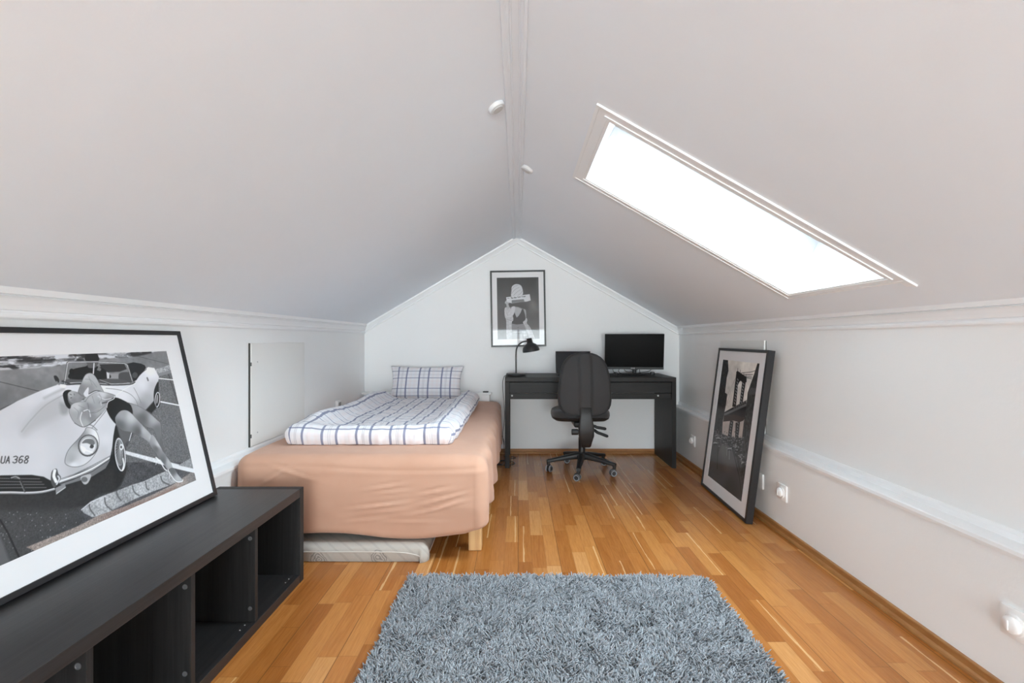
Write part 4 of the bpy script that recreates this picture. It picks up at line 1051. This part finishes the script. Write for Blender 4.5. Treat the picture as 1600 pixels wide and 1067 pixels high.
# ================================================================== DESK LAMP
LX_, LY_ = -.015, 4.03; LZ = .7505
r = thing('desk_lamp', 'matt black desk lamp with dome shade on the left end of the desk', 'lamp', (LX_, LY_, LZ))
b = B(); lathe(b, [(.078, 0), (.080, .003), (.080, .018), (.076, .022), (.012, .0245)], (LX_, LY_, LZ), seg=48); obj('base', b, M_BLKM, r, 40)
b = B(); pts = [(LX_-.002, LY_, LZ+.02), (LX_-.002, LY_, LZ+.10), (LX_-.002, LY_, LZ+.19), (LX_+.003, LY_, LZ+.235), (LX_+.022, LY_, LZ+.268), (LX_+.052, LY_, LZ+.290), (LX_+.095, LY_, LZ+.299)]
tube(b, catmull(pts, 8), .0065, 14); obj('arm', b, M_BLKM, r, 180)
ax = Vector((.16, -.10, -1)).normalized(); sc = Vector((LX_+.110, LY_, LZ+.318))
b = B(); prof = [(.020, -.004), (.023, .0), (.025, .034), (.030, .040), (.052, .052), (.066, .070), (.0725, .092), (.0735, .108)]
lathe(b, prof, sc, ax, 40, cap=False); lathe(b, [(.020, -.004), (.0001, -.004)], sc, ax, 40, cap=False)
lathe(b, [(max(q[0]-.0015, .001), q[1]+.001) for q in prof[2:]], sc, ax, 40, cap=False); obj('lamp_shade', b, M_BLKM, r, 40)
b = B(); lathe(b, [(.013, .035), (.015, .045), (.024, .065), (.026, .078), (.018, .092), (.001, .098)], sc, ax, 20); obj('bulb', b, mat('bulb_white', (.8,.8,.78), .3), r, 180)
b = B(); tube(b, catmull([(LX_-.078, LY_, LZ+.008), (LX_-.092, 3.99, LZ+.006), (-.120, 3.965, LZ-.004), (-.130, 3.95, LZ-.06), (-.124, 3.96, .58), (-.117, 4.05, .44), (-.122, 4.15, .34), (-.134, 4.20, .25), (-.136, 4.18, .19), (-.124, 4.14, .13), (-.120, 4.08, .05), (-.120, 4.03, .012), (-.14, 3.99, .005), (-.17, 4.02, .004), (-.18, 4.08, .004), (-.14, 4.12, .004), (-.06, 4.10, .004), (-.028, 4.03, .004), (-.05, 3.985, .004), (-.12, 3.968, .004), (-.175, 3.985, .004), (-.185, 4.06, .004), (-.13, 4.1, .007), (-.07, 4.05, .008), (-.04, 3.99, .004)], 8), .0024, 8); obj('power_cord', b, M_CABLE, r, 180)
b = B(); tube(b, catmull([(-.16, 4.372, .185), (-.14, 4.31, .165), (-.128, 4.27, .13), (-.125, 4.22, .06), (-.11, 4.20, .0035), (-.05, 4.19, .0035), (-.02, 4.22, .0035), (-.06, 4.26, .0035)], 8), .0024, 8)
tag(obj('cable', b, M_CABLE, None, 180), 'thin black cable running from behind the bed to the left desk leg', 'cable')

# ================================================================== MONITOR, LAPTOP, MOUSE
MC = Vector((1.030, 4.165, .957)); rot = Euler((math.radians(8), 0, math.radians(-7)))
mm = Matrix.Translation(MC) @ rot.to_matrix().to_4x4()
r = thing('monitor', 'black flat screen monitor on the right end of the desk, screen dark', 'monitor', (1.035, 4.19, .7505))
b = B(); bx(b, (-.258, -.002, -.160), (.255, .022, .156), .004, 2, mm); bx(b, (-.19, .022, -.11), (.19, .042, .10), .008, 2, mm); obj('housing', b, M_BLKPL, r, 40)
b = B(); bx(b, (-.255, -.0035, -.1385), (.252, -.0021, .1535), 0, 1, mm); obj('screen', b, M_SCREEN, r)
b = B(); bx(b, (-.258, -.0045, -.161), (.255, -.0021, -.139), .001, 1, mm); bz = obj('bezel', b, mat('bezel_grey', (.035,.035,.036), .4), r)
letters('ASUS', .0155, (0, 0, 0), Euler((0,0,0)), bz, mat('logo_white', (.75,.75,.75), .5), name='logo')
lg = [c for c in bpy.data.objects if c.name == 'logo'][0]; lg.data.transform(WM[bz.name] @ Matrix.Identity(4)); lg.data.transform(mm @ Matrix.Translation(Vector((-.012, -.0050, -.1555))) @ Euler((PI/2,0,0)).to_matrix().to_4x4()); lg.data.transform(WM[bz.name].inverted())
b = B(); tube(b, [(1.038, 4.20, .762), (1.038, 4.20, .86)], .019, 16); bx(b, (1.01, 4.183, .79), (1.066, 4.205, .87), .006); obj('neck', b, M_BLKPL, r, 40)
b = B(); rings = []
for rr, z in ((.105, .7512), (.107, .756), (.100, .760), (.03, .764)): rings.append([(1.030+rr*1.12*math.cos(t), 4.17+rr*.9*math.sin(t), z) for t in np.linspace(0, 2*PI, 41)[:-1]])
loft(b, rings); obj('base', b, M_BLKPL, r, 40)
CS = [([(.93,4.279,.80),(.885,4.279,.83),(.862,4.279,.80),(.875,4.279,.765),(.93,4.279,.754),(1.0,4.279,.754)], 'thin black cable looped at the far left below the monitor'),
      ([(.97,4.279,.82),(.93,4.279,.80),(.915,4.279,.775),(.94,4.279,.755),(1.02,4.279,.754)], 'thin black cable in a small loop left of the monitor neck'),
      ([(1.0,4.279,.83),(.97,4.279,.79),(1.0,4.279,.768),(1.06,4.279,.775),(1.09,4.279,.80)], 'thin black cable crossing behind the monitor neck'),
      ([(1.09,4.279,.82),(1.16,4.279,.815),(1.215,4.279,.795),(1.19,4.279,.772),(1.13,4.279,.762),(1.09,4.279,.754)], 'thin black cable curving out at the right below the monitor'),
      ([(1.10,4.279,.82),(1.11,4.279,.79),(1.12,4.279,.754),(1.16,4.279,.7535),(1.2,4.279,.7535)], 'thin black cable dropping to the desk right of the monitor neck')]
for pts, lab in CS:
    pts = [(p_[0], p_[1]+.006*CS.index((pts, lab)), p_[2]) for p_ in pts]
    b = B(); tube(b, catmull(pts, 8), .0027, 7); tag(obj('cable', b, M_CABLE, None, 180), lab, 'cable', 'cables behind the monitor')
b = B(); bx(b, (1.168, 4.13, .7505), (1.203, 4.17, .778), .007, 2); tag(obj('plug_adapter', b, M_BLKPL, None, 40), 'small black plug adapter lying right of the monitor base', 'adapter')

r = thing('laptop', 'open dark laptop half hidden behind the office chair on the desk', 'laptop', (.50, 4.18, .7505))
b = B(); bx(b, (.345, 4.06, .7505), (.665, 4.285, .766), .003); obj('keyboard_base', b, mat('laptop_grey', (.03,.03,.034), .35, .5), r)
lm = Matrix.Translation(Vector((.345, 4.285, .766))) @ Euler((math.radians(-14), 0, 0)).to_matrix().to_4x4()
b = B(); bx(b, (0, 0, 0), (.32, .006, .195), .002, 2, lm); ld = obj('lid', b, MATS['laptop_grey'], r)
b = B(); bx(b, (.008, -.0008, .014), (.312, -.0001, .188), 0, 1, lm); obj('screen', b, mat('laptop_screen', (.006,.006,.010), .25), ld)
r = thing('mouse', 'black computer mouse on the desk between laptop and monitor', 'mouse', (.842, 4.06, .7505))
b = B(); rings = []
for q in np.linspace(0, 1, 12):
    s_ = max(math.sin(PI*(.04+.92*q))**.5, .1); y = 4.01+.10*q; hz = .034*s_*(.75+.5*q-.35*q*q)
    rings.append([(.842+.029*s_*math.cos(t), y, .7508+max(hz*math.sin(t), 0) if math.sin(t) > 0 else .7508) for t in np.linspace(-PI*.0, 2*PI, 25)[:-1]])
loft(b, rings); obj('shell', b, M_BLKPL, r, 60)
b = B(); lathe(b, [(.006, -.003), (.0065, 0), (.006, .003)], (.842, 4.035, .7775), (1,0,0), 14); obj('scroll_wheel', b, mat('grey_plastic', (.2,.2,.21), .4), r, 40)

# ================================================================== OFFICE CHAIR
HX, HY = .515, 3.80
ch = thing('office_chair', 'black swivel office chair with tall rounded backrest pushed up to the desk', 'chair', (HX, HY, 0))
def sect(c, hw, hh, d, up, sd, n=12, e=3.2):
    out = []
    for k in range(n*2):
        t = 2*PI*k/(n*2); ct, st = math.cos(t), math.sin(t)
        out.append(c+sd*(math.copysign(abs(ct)**(2/e), ct)*hw)+up*(math.copysign(abs(st)**(2/e), st)*hh))
    return out
for k, deg in enumerate((185, 257, 329, 41, 113)):
    a = math.radians(deg); d = Vector((math.cos(a), math.sin(a), 0)); sd = Vector((-d.y, d.x, 0)); c0 = Vector((HX, HY, 0))
    b = B(); rings = []
    for rr, z, hw, hh in ((.02, .125, .030, .026), (.06, .124, .028, .024), (.14, .112, .023, .019), (.22, .098, .019, .015), (.262, .091, .018, .013), (.284, .086, .016, .013)):
        rings.append(sect(c0+d*rr+Vector((0,0,z)), hw, hh, d, Vector((0,0,1)), sd))
    loft(b, rings); rings = []
    for z, s_ in ((.092, .9), (.075, 1), (.056, .85)): rings.append([c0+d*(.272)+Vector((0,0,z))+d*(math.cos(t)*.014*s_)+sd*(math.sin(t)*.015*s_) for t in np.linspace(0, 2*PI, 17)[:-1]])
    loft(b, rings); arm = obj('base_arm', b, M_BLKPL, ch, 50)
    # twin-wheel caster, rolled at its own angle
    ca = a+(.9, 1.35, .7, 2.1, 1.2)[k]; cdv = Vector((math.cos(ca), math.sin(ca), 0)); csd = Vector((-cdv.y, cdv.x, 0)); cc = c0+d*.272+Vector((0,0,.0262))-cdv*.010
    b = B(); tube(b, [c0+d*.272+Vector((0,0,.07)), c0+d*.272+Vector((0,0,.040))], .006, 10)
    for s_ in (-1, 1):
        lathe(b, [(.006, .003), (.0235, .004), (.0260, .008), (.0260, .018), (.0225, .0225), (.006, .0235)], cc, csd*s_, 28)
    loft(b, [sect(cc+Vector((0,0,.012))+cdv*x_, .006, h_, cdv, Vector((0,0,1)), csd) for x_, h_ in ((-.024, .006), (-.015, .018), (.0, .022), (.018, .014))])
    cs = obj('caster', b, M_BLKPL, arm, 40)
    b = B()
    for s_ in (-1, 1): lathe(b, [(.0228, .0190), (.0262, .0185), (.0262, .0105), (.0228, .0100)], cc, csd*s_, 28, cap=False); lathe(b, [(.0165, .0230), (.0200, .0236), (.0222, .0232)], cc, csd*s_, 28, cap=False)
    o = obj('tyre_ring', b, M_RING, arm, 40); o['label'] = 'light grey caster tyre ring'
b = B(); lathe(b, [(.030, .095), (.043, .10), (.045, .130), (.040, .150), (.030, .158)], (HX, HY, 0), seg=32); obj('hub', b, M_BLKPL, ch, 40)
b = B(); lathe(b, [(.027, .15), (.027, .27), (.024, .275), (.0235, .33), (.014, .335), (.014, .40)], (HX, HY, 0), seg=28); obj('gas_column', b, M_BLKM, ch, 40)
# seat: upholstered cushion over a plastic pan
def seat_ring(z, s_, r_=1):
    out = []
    for k in range(56):
        t = 2*PI*k/56; ct, st = math.cos(t), math.sin(t); e = 2.9
        hw = .232-(.018 if st > 0 else -.0)*abs(st)
        out.append((HX-.02+math.copysign(abs(ct)**(2/e), ct)*hw*s_, HY-.015+math.copysign(abs(st)**(2/e), st)*.225*s_, z+ .012*(st < 0)*abs(st)**2))
    return out
b = B(); loft(b, [seat_ring(z, s_) for z, s_ in ((.452, .92), (.454, .985), (.466, 1.0), (.485, .995), (.500, .965), (.508, .90), (.511, .6), (.511, .2))]); obj('seat', b, M_CFAB, ch, 60)
b = B(); loft(b, [seat_ring(z, s_) for z, s_ in ((.418, .70), (.424, .86), (.440, .965), (.4515, .985))]); obj('seat_pan', b, M_BLKPL, ch, 40)
b = B(); bx(b, (HX-.075, HY-.12, .372), (HX+.06, HY+.10, .4175), .012, 3); obj('tilt_mechanism', b, M_BLKPL, ch, 40)
# backrest
BC = .505; BYc = 3.515
zs = [.488,.496,.512,.535,.565,.60,.65,.70,.75,.80,.84,.875,.905,.930,.948,.959,.9635]
ws = [.070,.115,.158,.186,.199,.2035,.2040,.201,.196,.189,.180,.168,.150,.126,.096,.062,.020]
def yback(z): t = (z-.70)/.25; return BYc-.012+.028*t*t+(.035*max(0, z-.70)/.25)
def back_grid(inset, depth0, depth1, band):
    rows = []
    na = 33
    for z, w_ in zip(zs, ws):
        w_ = max(w_-inset, .008); zz = .725+(z-.725)*(1-inset*2.2); row = []
        for a in np.linspace(-1, 1, na):
            x = w_*a; cv = .045*(x/.2)**2
            bump = -band*2.6*(1/(1+math.exp((abs(x)-.046)/.0035)))*(1 if z > .50 else .3)
            row.append(Vector((BC+x, yback(zz)+cv+depth0+bump, zz)))
        for a in np.linspace(1, -1, na):
            x = w_*a; cv = .045*(x/.2)**2; row.append(Vector((BC+x*1.0, yback(zz)+cv+depth1*max(.18, (1-abs(a)**6)), zz)))
        rows.append(row)
    return rows
b = B(); loft(b, back_grid(.0, .016, .068, 0)); obj('backrest', b, M_CFAB, ch, 70)
b = B(); loft(b, back_grid(.012, .0, .020, .007)); o = obj('back_cover', b, mat('chair_back_shell', (.042,.042,.044), .8), ch, 70)
# J-shaped upright
b = B(); rings = []
for z, y, hw, hd in ((.562, 3.507, .040, .004), (.555, 3.500, .041, .012), (.50, 3.494, .043, .016), (.455, 3.491, .050, .018), (.40, 3.492, .058, .020), (.345, 3.498, .056, .022), (.30, 3.512, .044, .020), (.262, 3.528, .036, .015), (.252, 3.54, .030, .010)):
    rings.append(sect(Vector((BC-.002+(.58-z)*.02, y, z)), hw, hd, None, Vector((0,1,0)), Vector((1,0,0)), 12, 5))
loft(b, rings); obj('back_upright', b, M_BLKPL, ch, 60)
b = B(); loft(b, [sect(Vector((HX-.01, y, z)), .034, .016, None, Vector((0,0,1)), Vector((1,0,0))) for y, z in ((3.50, .30), (3.56, .318), (3.62, .345), (3.70, .380), (3.76, .39))]); obj('back_arm', b, M_BLKPL, ch, 60)
b = B(); lathe(b, [(.014, 0), (.014, .02), (.0215, .022), (.0225, .03), (.0225, .065), (.020, .070)], (BC-.035, 3.515, .372), (-1,0,0), 20); obj('adjusting_knob', b, M_BLKPL, ch, 40)
for p0, p1, p2 in (((.55, 3.62, .425), (.60, 3.60, .392), (.675, 3.60, .378)), ((.55, 3.62, .405), (.60, 3.58, .358), (.685, 3.575, .325))):
    b = B(); pt = catmull([p0, tuple((Vector(p0)+Vector(p1))/2), p1, tuple((Vector(p1)*.6+Vector(p2)*.4)), p2], 4)
    tube(b, pt, [.006]*(len(pt)//2-2)+[.0115]*(len(pt)-(len(pt)//2-2)-1)+[.006], 10); obj('lever', b, M_BLKPL, ch, 60)

# ================================================================== WALL AND CEILING FITTINGS
def socket(y, z, label, plug=True, xw=LR, s=-1, h=.088, w_=.088):
    r = thing('wall_socket', label, 'socket', (xw, y, z), 'white sockets low on the right wall' if xw > 0 else None)
    b = B(); bx(b, (min(xw, xw+s*.010), y-w_/2, z-h/2), (max(xw, xw+s*.010), y+w_/2, z+h/2), .003, 2); obj('face_plate', b, M_PLAST, r, 40)
    if plug:
        b = B(); lathe(b, [(.030, 0), (.031, .003), (.029, .005)], (xw+s*.010, y, z), (s,0,0), 32); obj('collar', b, M_PLAST, r, 40)
        b = B(); lathe(b, [(.0235, 0), (.0245, .002), (.024, .011), (.020, .015), (.010, .016)], (xw+s*.015, y, z), (s,0,0), 28); bx(b, (xw+s*.033-.003, y-.003, z-.014), (xw+s*.033+.001, y+.003, z+.014), .001); obj('plug_cover', b, M_PLAST, r, 40)
socket(3.885, .228, 'white round-covered wall socket nearest the desk on the right wall')
socket(2.570, .228, 'white round-covered wall socket just right of the leaning bridge picture')
socket(1.362, .236, 'white round-covered wall socket at the lower right corner of the view')
socket(2.815, .222, 'white wall socket mostly hidden behind the leaning bridge picture', False)
r = thing('wall_socket', 'small white socket box on the left wall above the bed', 'socket', (XL, 3.74, .545))
b = B(); bx(b, (XL+.0005, 3.70, .515), (XL+.024, 3.775, .580), .004, 2); obj('face_plate', b, M_PLAST, r, 40)
b = B(); bx(b, (XL+.024, 3.715, .53), (XL+.0265, 3.76, .566), .001); obj('socket_face', b, mat('socket_grey', (.35,.35,.35), .4), r)
def cap(x, y, z, n, label):
    r = thing('ceiling_cap', label, 'ceiling fitting', (x, y, z), None)
    nv = -Vector(n).normalized()
    b = B(); lathe(b, [(.0335, -.001), (.0345, .003), (.0335, .012), (.031, .015), (.024, .0155)], (x, y, z), nv, 36); obj('ring', b, mat('cap_plastic', (.72,.73,.74), .5), r, 40)
    b = B(); lathe(b, [(.0225, .0152), (.021, .0185), (.014, .0195)], (x, y, z), nv, 32); obj('button', b, mat('frosted_plastic', (.55,.55,.55), .5), r, 40)
cap(-.088, 1.856, zl(-.088), (-.587, 0, 1), 'small round white cap on the left slope, nearer the camera')
cap(.052, 2.562, zr(.052), (.568, 0, 1), 'small round white cap on the right slope, further from the camera')
